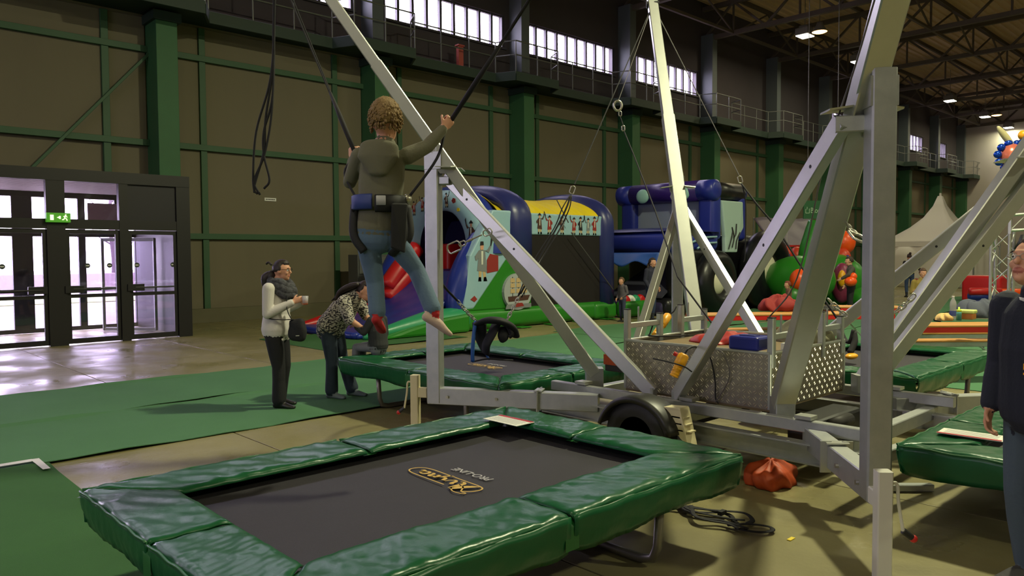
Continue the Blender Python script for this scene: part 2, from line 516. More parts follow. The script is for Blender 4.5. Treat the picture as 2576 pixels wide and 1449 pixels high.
# roof trusses: chords and single web members
tr_src = None
NP = 14; stp = (YW - YN) / NP; ZB, ZT = 11.75, 13.15
def make_truss(x):
    t = thing('roof_truss', kind='structure', loc=(x, YW, ZB))
    MB().beam((x, YN, ZB), (x, YW, ZB), .2, .2).build('bottom_chord', DARK_STEEL, t)
    MB().beam((x, YN, ZT), (x, YW, ZT), .2, .2).build('top_chord', DARK_STEEL, t)
    for i in range(NP):
        y0 = YN + i * stp
        MB().beam((x, y0, ZB), (x, y0 + stp / 2, ZT), .1, .1, up=(1, 0, 0)).build('web_member', DARK_STEEL, t)
        MB().beam((x, y0 + stp / 2, ZT), (x, y0 + stp, ZB), .1, .1, up=(1, 0, 0)).build('web_member', DARK_STEEL, t)
        MB().beam((x, y0 + stp / 2, ZB), (x, y0 + stp / 2, ZT), .08, .08, up=(1, 0, 0)).build('web_member', DARK_STEEL, t)
    return t
tx = [xc for xc in COLS if xc > 12]
t0 = make_truss(tx[0])
for x in tx[1:]:
    t = thing('roof_truss', kind='structure', loc=(x, YW, ZB))
    for ch in t0.children:
        o = ch.copy(); COL.objects.link(o); o.parent = t
pu = thing('purlins', kind='structure', loc=(40, 0, 13.2))
for j in range(14):
    y = YW - 1.6 - j * 3.14
    MB().beam((5, y, 13.3), (XF, y, 13.3), .12, .18).build('purlin', DARK_STEEL, pu)
    if j % 2 == 0:
        MB().beam((5, y, ZB), (XF, y, ZB), .12, .12).build('purlin', DARK_STEEL, pu)
for j in range(0, 6):
    y = YW - 1.6 - j * 6.28
    for x in tx[:-1]:
        MB().beam((x, y, ZB), (x + BAY / 2, y, 13.2), .07, .07, up=(0, 1, 0)).build('wind_brace', DARK_STEEL, pu)
        MB().beam((x + BAY / 2, y, 13.2), (x + BAY, y, ZB), .07, .07, up=(0, 1, 0)).build('wind_brace', DARK_STEEL, pu)
# ceiling lamps
LENS = M('lamp lens', (255, 250, 225), .4, emit=14.0)
LENS_O = M('lamp lens sodium', (255, 170, 90), .4, emit=12.0)
HOUS = M('lamp housing', (120, 116, 108), .5)
def lamp(x, y, z, label, warm=False, power=LAMP_W, group='high bay lamps under the roof'):
    t = thing('ceiling_lamp', label, 'lamp', (x, y, z), group)
    if warm:
        MB().lathe([(.12, .45), (.16, .3), (.32, .06), (.33, .03)], (x, y, z), n=20).build('housing', HOUS, t, smooth=True)
        MB().lathe([(.0, -.02), (.22, -.01), (.31, .03)], (x, y, z), n=20, caps=False).build('lens', LENS_O, t)
    else:
        MB().prism([(x - .2, y - .2, z + .34), (x + .2, y - .2, z + .34), (x + .2, y + .2, z + .34), (x - .2, y + .2, z + .34)], (0, 0, .14)).box(x - .36, x + .36, y - .3, y + .3, z + .03, z + .34).build('housing', HOUS, t, bevel=.03)
        MB().box(x - .33, x + .33, y - .27, y + .27, z, z + .03).build('lens', LENS, t)
    MB().cyl((x, y, z + .44), (x, y, 13.35), .015, n=6).build('hanger', HOUS, t)
    l = bpy.data.lights.new('lamp_light', 'AREA'); l.shape = 'DISK'; l.size = .8; l.energy = power
    l.color = (1.0, .62, .3) if warm else LAMP_COL
    o = bpy.data.objects.new('lamp_light', l); COL.objects.link(o); o.parent = t; o.location = (0, 0, -.06)
ZL = 11.35
vis = [((2025, 92), 'bright rectangular ceiling lamp, nearest in view beside a round orange one', 0), ((2062, 82), 'round orange-glowing ceiling lamp, nearest one in view', 1),
       ((2160, 157), 'ceiling lamp half hidden behind the near aluminium mast', 0), ((2390, 255), 'white rectangular ceiling lamp alone to the right of the near post', 0),
       ((2478, 295), 'small white ceiling lamp beside a far orange one', 0), ((2507, 291), 'small far round orange ceiling lamp beside a white one', 1), ((2537, 322), 'farthest small white ceiling lamp above the far end wall', 0)]
for (q, lb, wm) in vis:
    p = G(q[0], q[1], ZL)
    if p.x > XF - .6: p = PX(q[0], q[1], XF - .8)
    lamp(p.x, p.y, p.z, lb, wm, LAMP_W * .3 if not wm else 60)
for x, f in ((-15, 1.0), (-2.2, .45), (11.0, 3.9), (24.0, 1.15), (37.0, .6), (50.0, .4)):
    for y in (2.6, -12.0):
        lamp(x, y, ZL, 'high bay ceiling lamp out of view over the middle of the hall', power=LAMP_W * f * (1 if y > 0 else .8))
# carpets
def carpet(label, x0, x1, y0, y1, mat=CARPET, z=.006, skew=0.0, group='green carpet runners'):
    w = [random.uniform(-1, 1) for _ in range(8)]
    VV = [0, .012, .05, .25, .5, .75, .95, .988, 1]
    def fn(u, v):
        v = VV[int(round(v * 8))]
        x = x0 + (x1 - x0) * u; y = y0 + (y1 - y0) * v + skew * (x - x0)
        y += .012 * math.sin(x * 1.7 + w[0] * 3) * (1 if v > .5 else -1) * abs(2 * v - 1)
        e = max(0, abs(2 * v - 1) - .9) * 10
        return (x, y, z + .003 + e * (.012 + .009 * math.sin(x * 2.3 + w[1] * 5) + .005 * math.sin(x * 7.1 + w[2])))
    return tag(MB().sheet(fn, 90, 8, (0, 0, .007)).build('carpet', mat, smooth=False), label, 'carpet', group)
carpet('green carpet runner nearest the glass entrance doors', -8, 12.2, 9.1, 11.1)
carpet('green carpet runner the two standing women are on', -8, 12.2, 7.15, 9.08, z=.007)
carpet('darker green carpet in the near left corner', -8, 1.49, 1.0, 7.1, mat=CARPET_D, z=.008)
carpet('green carpet lying under the slide of the pirate inflatable', 6.95, 10.2, 12.1, 14.9, mat=CARPET_D, z=.006)
carpet('green carpet stretching from the pirate inflatable to the tractor one', 12.25, 24, 9.38, 11.6, z=.006, skew=.02)
carpet('green carpet between the trailer and the beer tables', 12.25, 22, 5.0, 7.1, z=.006)
carpet('green carpet in front of the white tent', 14, 38, 7.15, 9.3, z=.006)
carpet('green carpet beneath the right-hand beer tables', 10.5, 20, -1.0, 4.95, z=.006)
TAPE = M('white carpet tape', (214, 210, 214), .6)
mb = MB().prism([G(-400, 1232, .03), G(-400, 1238, .03), G(80, 1161, .03), G(80, 1155, .03)], (0, 0, .002)).prism([G(76, 1156, .031), G(98, 1153, .031), G(127, 1178, .031), G(108, 1181, .031)], (0, 0, .002))
tag(mb.build('carpet_tape', TAPE), 'white tape across the corner of the dark green carpet', 'tape')

# ------------------------------------------------------------------ entrance vestibule
VY = 16.75
vb = thing('wall_vestibule', kind='structure', loc=(3, VY, 0))
fr = MB()
def vbox(x0, x1, z0, z1, d=.1): fr.box(x0, x1, VY - d / 2, VY + d / 2, z0, z1)
fr = MB(); vbox(DX0, 6.28, 3.2, 3.43, .16); fr.build('fascia', BLACK_FRAME, vb)
fr = MB(); vbox(DX0, 6.24, 2.27, 2.46, .12); fr.build('transom_bar', BLACK_FRAME, vb)
for (a, b) in ((.55, .85), (2.42, 2.62), (3.58, 3.9), (4.87, 5.04), (6.0, 6.28), (DX0, DX0 + .25)):
    fr = MB(); vbox(a, b, 0, 3.22, .14); fr.build('post', BLACK_FRAME, vb)
fr = MB(); vbox(5.04, 6.0, 2.46, 3.2, .05); fr.build('blind_panel', M('black blind panel', (22, 18, 30), .5), vb)
for (a, b) in ((.85, 3.58), (3.9, 4.87)):
    fr = MB(); vbox(a, b, 2.46, 3.2, .012); fr.build('pane', GLASS, vb)
MB().box(6.2, 6.3, VY + .07, YW, 0, 3.3).build('side_wall', BLACK_FRAME, vb)
MB().box(DX0 - .1, DX0, VY, YW, 0, 3.3).build('side_wall', BLACK_FRAME, vb)
MB().box(DX0 - .1, 6.3, VY + .08, YW + .05, 3.3, 3.44).build('roof', BLACK_FRAME, vb)
SLAT = M('white ceiling slat', (214, 208, 208), .6)
for j in range(14):
    MB().box(DX0, 6.2, VY + .2 + j * .22, VY + .36 + j * .22, 3.22, 3.27).build('ceiling_slat', SLAT, vb)
STK = M('dark door sticker', (52, 62, 56), .6)
def door(n, a, b, hx, stickers):
    d = thing('door_%d' % n, kind='structure', loc=((a + b) / 2, VY, 0))
    f = MB(); s = .07
    f.box(a, a + s, VY - .03, VY + .03, .02, 2.26); f.box(b - s, b, VY - .03, VY + .03, .02, 2.26)
    f.box(a, b, VY - .028, VY + .028, 2.18, 2.26); f.box(a, b, VY - .028, VY + .028, .02, .12); f.box(a, b, VY - .028, VY + .028, .92, .99)
    f.build('frame', BLACK_FRAME, d)
    MB().box(a + s, b - s, VY - .006, VY + .006, .99, 2.18).build('pane', GLASS, d)
    MB().box(a + s, b - s, VY - .006, VY + .006, .12, .92).build('pane', GLASS, d)
    h = MB().box(hx - .16, hx + .16, VY - .1, VY - .03, 1.02, 1.16); h.cyl((a + .1, VY - .09, 1.09), (b - .1, VY - .09, 1.09), .016, n=8)
    h.build('push_bar', BLACK_FRAME, d)
    for x in stickers:
        MB().cyl((x, VY - .012, 1.55), (x, VY - .007, 1.55), .05, n=20).build('sticker', STK, d)
        MB().box(x - .03, x + .03, VY - .014, VY - .012, 1.54, 1.56).build('sticker_text', WHITE, d)
door(1, .85, 1.63, 1.4, []); door(2, 1.64, 2.42, 1.9, [2.1]); door(3, 2.62, 3.58, 3.4, [2.85]); door(4, 3.9, 4.87, 4.02, [4.28, 4.68]); door(5, 5.04, 6.0, 5.15, [5.2, 5.92])
# outer front of the vestibule
vo = thing('wall_entrance', kind='structure', loc=(3, YW, 0))
VO = YW + .1
o_ = MB(); o_.box(DX0, DX1, VO - .06, VO + .06, 2.2, 2.32); o_.box(DX0, DX1, VO - .06, VO + .06, 3.1, 3.42); o_.box(DX0, DX1, VO - .06, VO + .06, 0, .1)
o_.build('transom_bar', BLACK_FRAME, vo)
posts = [(-1.5, -1.3), (.2, .4), (1.4, 1.6), (2.6, 2.8), (3.62, 4.02), (4.95, 5.1), (5.75, 5.85), (6.2, 6.32)]
for a, b in posts:
    MB().box(a, b, VO - .05, VO + .05, 0, 3.12).build('post', BLACK_FRAME, vo)
for i in range(len(posts) - 1):
    a, b = posts[i][1], posts[i + 1][0]
    MB().box(a, b, VO - .005, VO + .005, .1, 2.2).build('pane', GLASS, vo)
    MB().box(a, b, VO - .005, VO + .005, 2.32, 3.1).build('pane', GLASS, vo)
    MB().box(a, b, VO - .03, VO + .03, .92, 1.0).build('push_rail', BLACK_FRAME, vo)
# open inner leaf seen behind the right-hand door
la = thing('door_6', kind='structure', loc=(5.3, 18.6, 0))
for (xa, ya) in ((5.25, 19.3), (5.72, 18.9), (6.1, 18.4)):
    MB().beam((xa, ya, .02), (xa, ya, 2.15), .06, .06).build('stile', GALV, la)
MB().beam((5.25, 19.3, .05), (6.1, 18.4, .05), .05, .08).build('bottom_rail', GALV, la)
MB().beam((5.25, 19.3, 1.0), (6.1, 18.4, 1.0), .05, .08).build('middle_rail', GALV, la)
MB().beam((5.25, 19.3, 2.12), (6.1, 18.4, 2.12), .05, .08).build('top_rail', GALV, la)
for z0, z1 in ((.1, .95), (1.05, 2.08)):
    MB().prism([(5.25, 19.3, z0), (6.1, 18.4, z0), (6.1, 18.4, z1), (5.25, 19.3, z1)], (.005, .005, 0)).build('pane', GLASS, la)
nb = PY(222, 500, 19.85); nb2 = PY(294, 560, 19.85)
tag(MB().box(nb.x, nb2.x + .05, 19.92, 19.96, 2.38, 3.0).build('notice_board', M('greyish pink board', (150, 128, 130), .8), bevel=.005), 'greyish pink board fixed above the outer entrance doors', 'board')
vl = thing('vestibule_lamp', 'small warm spotlight under the white vestibule ceiling', 'lamp', (3.05, 18.3, 3.2))
MB().cyl((3.05, 18.3, 3.1), (3.05, 18.3, 3.22), .07, n=14).build('housing', WHITE, vl)
MB().cyl((3.05, 18.3, 3.085), (3.05, 18.3, 3.1), .06, n=14).build('lens', M('warm spot lens', (255, 220, 150), .4, emit=25), vl)
portal((2.4, YW + .25, 1.6), (R(-90), 0, 0), 8, 3.2)
# emergency exit sign
es = thing('exit_sign', 'lit green emergency exit sign above the entrance doors', 'sign', (3.76, VY - .14, 2.39))
EXG = M('lit exit sign green', (74, 150, 40), .5, emit=.55)
EXW = M('lit exit sign white', (240, 250, 200), .5, emit=1.3)
MB().box(3.56, 3.97, VY - .17, VY - .07, 2.39, 2.57).build('housing', EXG, es, bevel=.008)
ez = VY - .173
MB().box(3.62, 3.68, ez, ez + .004, 2.43, 2.53).build('door_symbol', EXW, es)
rn = MB(); rn.prism([(3.73, ez, 2.48), (3.77, ez, 2.5), (3.77, ez, 2.51), (3.8, ez, 2.51), (3.8, ez, 2.455), (3.77, ez, 2.455), (3.77, ez, 2.465)], (0, .003, 0)).build('arrow', EXW, es)
rn = MB(); rn.cyl((3.885, ez + .003, 2.53), (3.885, ez, 2.53), .014, n=10)
for a, b in (((3.88, 2.515), (3.865, 2.475)), ((3.865, 2.475), (3.9, 2.455)), ((3.9, 2.455), (3.905, 2.42)), ((3.865, 2.475), (3.845, 2.44)), ((3.845, 2.44), (3.82, 2.44)), ((3.88, 2.51), (3.91, 2.49)), ((3.88, 2.51), (3.845, 2.5))):
    rn.beam((a[0], ez, a[1]), (b[0], ez, b[1]), .016, .012, up=(0, 1, 0))
rn.build('running_figure', EXW, es)
# plate on the wall
p = PY(680, 502, YW - .06)
pl = thing('wall_plate', 'small white plate with a printed line on the beige wall', 'sign', (p.x, p.y, p.z))
MB().box(p.x - .17, p.x + .17, p.y - .01, p.y + .008, p.z - .045, p.z + .045).build('plate', WHITE, pl)
for i in range(6):
    MB().box(p.x - .13 + i * .045, p.x - .1 + i * .045, p.y - .013, p.y - .01, p.z - .012, p.z + .014).build('print_mark', BLACK, pl)
# ------------------------------------------------------------------ outside the entrance
MB().box(-60, 110, YW + .3, 120, -.3, -.05).build('ground_outside', M('pale paving', (150, 140, 142), .9, var=(.3, .9, (122, 114, 112))), kind='structure')
tag(MB().box(0, 20, 33, 38.5, -.06, -.02).build('lawn', M('grass', (96, 116, 58), .95, var=(3, .9, (130, 136, 96)))), kind='stuff', label='strip of pale grass outside the glass entrance doors', cat='grass')
w_ = thing('garden_wall', 'low pale wall outside beyond the entrance doors', 'wall', (9, 44, 0))
for i in range(10):
    MB().box(-4 + i * 3.0, -1.05 + i * 3.0, 43.8, 44.2, -.05, .9).build('block', M('pale masonry', (150, 138, 140), .9), w_, bevel=.02)
BARK = M('grey bark', (96, 84, 92), .95)
for i, (q, Y, r) in enumerate((((397, 640), 31.0, .2), ((283, 600), 46.0, .16))):
    p = PY(q[0], q[1], Y)
    t = thing('tree', ['thick bare tree trunk outside behind the right-hand door', 'thin bare tree outside behind the middle door'][i], 'tree', (p.x, p.y, 0))
    MB().tube(bez([(p.x, Y, -.05), (p.x + .05, Y, 1.5), (p.x - .1, Y, 4), (p.x + .2, Y, 8)]), [r * (1 - .025 * j) for j in range(25)], n=10).build('trunk', BARK, t, smooth=True)
    for j in range(7):
        z = 1.6 + j * .8 if i else 4 + j * .6; s = -1 if j % 2 else 1
        MB().tube(bez([(p.x, Y, z), (p.x + s * .7, Y + .1, z + .5), (p.x + s * (1.2 + .1 * j), Y - .2, z + 1.3)], 5), [.05 * (1 - .08 * q2) for q2 in range(11)], n=6).build('branch', BARK, t, smooth=True)
# ------------------------------------------------------------------ trampolines
WARN = M('white warning label', (226, 226, 214), .5)
WARN_R = M('red label print', (176, 34, 48), .5)
GOLD = M('gold print', (196, 160, 70), .5)
SILV = M('silver print', (176, 172, 176), .5)
def fbm(x, y, s=1.0):
    return (math.sin(x * 3.1 * s + y * 1.7 * s) + .6 * math.sin(x * 7.3 * s - y * 5.1 * s + 1.3) + .4 * math.sin(x * 15.7 * s + y * 12.3 * s + .7)) / 2
def stroke(mb, pts, w, z, n=6):
    """flat brush stroke; pts (x, y), w width or list"""
    P = bez([(x, y, 0) for x, y in pts], n); k = len(P)
    L_, R_ = [], []
    for i, q in enumerate(P):
        t = (P[min(i + 1, k - 1)] - P[max(i - 1, 0)]).normalized(); nn = Vector((-t.y, t.x, 0))
        if isinstance(w, (list, tuple)):
            u = i / (k - 1) * (len(w) - 1); a = int(min(u, len(w) - 2)); ww = w[a] + (w[a + 1] - w[a]) * (u - a)
        else: ww = w
        L_.append(q + nn * ww / 2); R_.append(q - nn * ww / 2)
    vs = L_ + R_
    mb.add([(v.x, v.y, z) for v in vs], [(i, k + i, k + i + 1, i + 1) for i in range(k - 1)])
def trampoline(name, label, x0, x1, y0, y1, logo=True, sticker=None, ztop=.55, pw=.37, legs_along_x=False):
    t = thing(name, label, 'trampoline', ((x0 + x1) / 2, (y0 + y1) / 2, 0), 'trampolines around the bungee trailer')
    cx, cy = (x0 + x1) / 2, (y0 + y1) / 2
    ix0, ix1, iy0, iy1 = x0 + pw, x1 - pw, y0 + pw, y1 - pw
    zm = ztop - .085
    def matf(u, v):
        x = x0 + .2 + (x1 - x0 - .4) * u; y = y0 + .2 + (y1 - y0 - .4) * v
        return (x, y, zm - .02 * math.sin(math.pi * u) * math.sin(math.pi * v))
    mt = MB().sheet(matf, 14, 10, (0, 0, .006)).build('jumping_mat', MESHMAT, t, smooth=False)
    MB().tube([(x0 + .1, y0 + .1, ztop - .11), (x1 - .1, y0 + .1, ztop - .11), (x1 - .1, y1 - .1, ztop - .11), (x0 + .1, y1 - .1, ztop - .11)], .028, n=8, closed=True).build('frame_tube', STEELTUBE, t)
    # eight pad sections, mitred at the corners, each with its own skirt
    sk = .19
    def section(P, Q, I, J, ph):
        """outer edge P->Q, inner edge I->J; P/Q first is a corner or a middle joint"""
        P, Q, I, J = [Vector((a, b, 0)) for a, b in (P, Q, I, J)]
        out = (P - I) - (Q - P).normalized() * (P - I).dot((Q - P).normalized()); out.normalize()
        def top(u, v):
            o = P.lerp(Q, u); i = I.lerp(J, u); q = i.lerp(o, v)
            e = min(u, 1 - u); puff = min(1.0, e / .05) ** .5
            h = min(1.0, 7 * v) ** .5 * min(1.0, 12 * (1 - v)) ** .5
            wz = .006 * fbm(q.x * 3 + ph, q.y * 3) + .0035 * fbm(q.x * 12 + ph, q.y * 10 + ph)
            dx_ = (q - P).dot((Q - P).normalized())
            wz += .0045 * max(0, math.sin(dx_ * 34 + ph + 2 * math.sin(dx_ * 9))) * max(0, 1 - 2.6 * min(v, 1 - v))
            wz += .003 * math.sin(dx_ * 21 + v * 9 + ph) * math.sin(v * 7 + dx_ * 4)
            z = ztop - .022 + .014 * h + wz * h - .012 * (1 - puff)
            if v == 0: z = ztop - .034
            if v == 1: q = q + out * .004 * math.sin(u * 30 + ph)
            return (q.x, q.y, z)
        def skirt(u, v):
            o = P.lerp(Q, u); k = v
            e = min(u, 1 - u); puff = min(1.0, e / .05) ** .5
            q = o + out * (.002 + .006 * math.sin(math.pi * k * .9) + .010 * fbm(o.x * 6 + ph, o.y * 6 + 3 * k) * k - .03 * k * k)
            z = ztop - .016 - k * (sk - .01 + .012 * math.sin(u * 9 + ph) - .02 * (1 - puff)) + .004 * math.sin(u * 30 + ph) * (1 - k)
            return (q.x, q.y, z)
        pd = MB().grid(top, 60, 14).build('pad', VINYL, t, smooth=True)
        pd.modifiers.new('solid', 'SOLIDIFY').thickness = .010
        MB().grid(skirt, 44, 6).build('skirt', VINYL, pd, smooth=True).modifiers.new('solid', 'SOLIDIFY').thickness = .006
        MB().tube([skirt(i / 30, .02) for i in range(31)], .006, n=6).build('piping', VINYL_D, pd, smooth=True)
    g = .012
    mids = {'s': ((cx, y0), (cx, iy0)), 'n': ((cx, y1), (cx, iy1)), 'w': ((x0, cy), (ix0, cy)), 'e': ((x1, cy), (ix1, cy))}
    cor = {'sw': ((x0, y0), (ix0, iy0)), 'se': ((x1, y0), (ix1, iy0)), 'nw': ((x0, y1), (ix0, iy1)), 'ne': ((x1, y1), (ix1, iy1))}
    for a, b, ax in (('sw', 's', 0), ('s', 'se', 0), ('nw', 'n', 0), ('n', 'ne', 0), ('sw', 'w', 1), ('w', 'nw', 1), ('se', 'e', 1), ('e', 'ne', 1)):
        A = {**mids, **cor}[a]; B = {**mids, **cor}[b]
        def sh(pt, s): return (pt[0] + s * g, pt[1]) if ax == 0 else (pt[0], pt[1] + s * g)
        section(sh(A[0], 1), sh(B[0], -1), sh(A[1], 1), sh(B[1], -1), random.uniform(0, 6))
    # strips that close the joints between the pads
    for k_, (o, i) in mids.items():
        d = Vector((o[0] - i[0], o[1] - i[1], 0)).normalized(); s = Vector((-d.y, d.x, 0)) * .045
        def fn(u, v, o=o, i=i, s=s, d=d):
            w = s * (2 * u - 1)
            if v < .7:
                q = Vector((i[0], i[1], 0)).lerp(Vector((o[0], o[1], 0)), v / .7); z = ztop - .045 + .018 * math.sin(math.pi * v / .7)
            else:
                q = Vector((o[0], o[1], 0)) + d * .004; z = ztop - .04 - (v - .7) / .3 * .13
            return (q.x + w.x, q.y + w.y, z)
        MB().grid(fn, 4, 12).build('joint_strip', VINYL_D, t, smooth=True)
    for k_, (o, i) in cor.items():
        d = Vector((o[0] - i[0], o[1] - i[1], 0)).normalized(); s = Vector((-d.y, d.x, 0)) * .03
        def fn(u, v, o=o, i=i, s=s):
            w = s * (2 * u - 1); q = Vector((i[0], i[1], 0)).lerp(Vector((o[0], o[1], 0)), v)
            return (q.x + w.x, q.y + w.y, ztop - .05 + .022 * math.sin(math.pi * v))
        MB().grid(fn, 3, 8).build('joint_strip', VINYL_D, t, smooth=True)
    # U shaped legs
    long_x = (x1 - x0) > (y1 - y0)
    for s in (0, 1):
        if long_x:
            x = x0 + .62 if s == 0 else x1 - .62
            pts = [(x, y0 + .13, ztop - .12), (x, y0 + .15, .12), (x, y0 + .18, .05), (x, y0 + .26, .028), (x, y1 - .26, .028), (x, y1 - .18, .05), (x, y1 - .15, .12), (x, y1 - .13, ztop - .12)]
        else:
            y = y0 + .62 if s == 0 else y1 - .62
            pts = [(x0 + .13, y, ztop - .12), (x0 + .15, y, .12), (x0 + .18, y, .05), (x0 + .26, y, .028), (x1 - .26, y, .028), (x1 - .18, y, .05), (x1 - .15, y, .12), (x1 - .13, y, ztop - .12)]
        MB().tube(pts, .026, n=10).build('leg', STEELTUBE, t, smooth=True)
    if sticker:
        (ax_, ay_), (lx, ly), ww = sticker
        a = Vector((ax_, ay_, ztop + .006)); u = Vector((lx, ly, 0)); v = Vector((-ly, lx, 0)).normalized() * ww
        MB().prism([a, a + u, a + u + v, a + v], (0, 0, .003)).build('warning_label', WARN, t)
        b = a + Vector((0, 0, .003))
        MB().prism([b + v * .0, b + u * .98, b + u * .98 + v * .16, b + v * .16], (0, 0, .002)).build('label_band', WARN_R, t)
        for q in range(4):
            MB().prism([b + u * .08 + v * (.3 + .16 * q), b + u * .9 + v * (.3 + .16 * q), b + u * .9 + v * (.34 + .16 * q), b + u * .08 + v * (.34 + .16 * q)], (0, 0, .001)).build('label_line', SILV, t)
    if logo:
        # the maker's script, read from the far side: x' along +Y, y' along -X
        lz = .004
        S = logo if not isinstance(logo, bool) else 1.0
        LX, LY = (cx + .12, cy + .05)
        class Loc(MB): pass
        a1 = MB(); wv = [.012, .024, .026, .022]
        # A
        stroke(a1, [(-.20, -.035), (-.17, .0), (-.13, .075), (-.115, .095)], [.008, .03, .034, .012], lz)
        stroke(a1, [(-.112, .095), (-.115, .04), (-.118, -.01), (-.10, -.03), (-.085, -.02)], [.012, .026, .022, .012, .008], lz)
        stroke(a1, [(-.115, .08), (-.16, .115), (-.215, .11), (-.225, .09), (-.19, .085), (-.15, .03), (-.10, .012)], .008, lz)
        # v y n a
        stroke(a1, [(-.085, .03), (-.07, .035), (-.065, -.005), (-.05, -.02), (-.03, .0), (-.02, .03)], [.008, .02, .02, .012, .008, .006], lz)
        stroke(a1, [(-.005, .03), (.005, .0), (.015, -.012), (.035, .0), (.045, .03), (.035, -.02), (.015, -.06), (-.005, -.055)], [.02, .02, .012, .01, .018, .016, .01, .006], lz)
        stroke(a1, [(.06, .03), (.063, .0), (.065, -.022)], [.02, .022, .02], lz)
        stroke(a1, [(.065, .0), (.085, .028), (.1, .025), (.1, -.005), (.11, -.02), (.12, -.012)], [.008, .012, .02, .02, .012, .006], lz)
        stroke(a1, [(.175, .022), (.15, .03), (.13, .008), (.14, -.018), (.16, -.012), (.175, .02), (.172, -.01), (.185, -.02), (.2, -.01)], [.012, .016, .02, .016, .01, .014, .02, .012, .006], lz)
        stroke(a1, [(-.06, .075), (.08, .07), (.2, .062), (.245, .03), (.235, -.03), (.18, -.06), (.06, -.058), (-.08, -.05), (-.2, -.042), (-.235, -.01), (-.225, .05), (-.19, .085)], .009, lz)
        q = a1.v; a1.v = [(LX - y * S * .98, LY + x * S * 1.22, zm - .012 + z) for x, y, z in q]
        a1.build('logo_print', GOLD, mt)
        text_mesh('logo_subtext', 'PRO-LINE', .075 * S, SILV, mt, (LX + .17 * S, LY - .03 * S, zm - .0105), (0, 0, R(90)), extrude=.001, shear=.15)
    return t
T1 = trampoline('trampoline', 'nearest green-padded trampoline, the boy bouncing high above its mat', 1.02, 3.97, 2.25, 4.25, logo=1.0, sticker=((3.66, 3.98), (.0, -.34), -.17))
T2 = trampoline('trampoline', 'green-padded trampoline with the small child seated on its edge', 4.55, 6.52, 4.98, 7.72, logo=.9)
T3 = trampoline('trampoline', 'farthest green-padded trampoline between trailer and beer tables', 7.55, 10.2, 2.5, 4.4, logo=False)
T4 = trampoline('trampoline', 'green-padded trampoline beside the man in the navy sweatshirt', 4.86, 6.8, -1.2, 1.72, logo=False, sticker=((5.25, 1.62), (.02, -.36), .18))
# short ivory strap lying on the mat edge of the near trampoline
p = G(968, 1126, .5)
tag(MB().tube(bez([(p.x - .05, p.y + .07, .505), (p.x, p.y, .51), (p.x + .06, p.y - .08, .503)]), .014, n=8, flat=.35).build('strap_end', OFFWHITE), 'short ivory strap end on the mat edge of the near trampoline', 'strap')

# ------------------------------------------------------------------ bungee trailer
rig = thing('bungee_trailer', 'galvanised bungee trailer with four tilted masts and a tread plate box', 'trailer', (5.9, 3.45, 0))
BX0, BX1, BY0, BY1, BZ0, BZ1 = 5.28, 6.56, 2.77, 4.12, .535, .95
MB().box(BX0, BX1, BY0, BY1, BZ0 - .02, BZ0 + .02).build('box_floor', M('plywood floor', (120, 104, 76), .8), rig)
panels = {}
for nm, b in (('front', (BX0 - .012, BX0, BY0, BY1)), ('back', (BX1, BX1 + .012, BY0, BY1)), ('right', (BX0, BX1, BY0 - .012, BY0)), ('left', (BX0, BX1, BY1, BY1 + .012))):
    panels[nm] = MB().box(*b, BZ0, BZ1).build('side_panel', TREAD, rig)
# raised tread pattern: pairs of slanted ridges, alternating
tp = MB(); sp = .046
def ridge(mb, c, t, nrm):
    t = t.normalized(); s = t.cross(nrm).normalized()
    l, w, h = .0185, .0048, .0036
    mb.add([c + t * l, c + s * w, c - t * l, c - s * w, c + nrm * h + t * l * .5, c + nrm * h - t * l * .5], [(0, 1, 4), (1, 5, 4), (1, 2, 5), (2, 3, 5), (3, 4, 5), (3, 0, 4)])
for nm, o, u, nrm, W_ in (('front', Vector((BX0 - .012, BY0, BZ0)), Vector((0, 1, 0)), Vector((-1, 0, 0)), BY1 - BY0), ('right', Vector((BX0, BY0 - .012, BZ0)), Vector((1, 0, 0)), Vector((0, -1, 0)), BX1 - BX0)):
    tp = MB(); zz = Vector((0, 0, 1))
    for i in range(int(W_ / sp)):
        for j in range(int((BZ1 - BZ0) / sp)):
            c = o + u * (sp * (i + .5)) + zz * (sp * (j + .5))
            d = (u + zz) if (i + j) % 2 else (u - zz)
            q = d.cross(nrm).normalized() * .0085
            ridge(tp, c + q, d, nrm); ridge(tp, c - q, d, nrm)
    tp.build('tread_pattern', TREAD_B, panels[nm], kind='stuff')
for a, b in (((BX0, BY0), (BX0, BY1)), ((BX1, BY0), (BX1, BY1)), ((BX0, BY0), (BX1, BY0)), ((BX0, BY1), (BX1, BY1))):
    MB().beam((*a, BZ1 + .006), (*b, BZ1 + .006), .035, .022).build('rim', ALU, rig)
for a in ((BX0, BY0), (BX0, BY1), (BX1, BY0), (BX1, BY1)):
    MB().beam((*a, BZ0), (*a, BZ1), .03, .03).build('corner_angle', ALU, rig)
# stake frames standing on the box ends
for y, xs in ((BY1, ((5.3, 5.78), (6.12, 6.52))), (BY0, ((5.3, 5.75), (6.14, 6.5)))):
    for a, b in xs:
        for x, zt in ((a, 1.22), (b, 1.16)):
            MB().beam((x, y, .85), (x, y, zt), .05, .05).build('stake', GALV, rig)
            MB().beam((x, y, zt), (x, y, zt + .008), .054, .054).build('stake_cap', BLACK, rig)
        MB().beam((a, y, 1.08), (b, y, 1.08), .03, .05).build('stake_bar', GALV, rig)
        MB().cyl(((a + b) / 2 - .08, y, 1.08), ((a + b) / 2 - .08, y, 1.24), .008).build('stake_pin', GALV, rig)
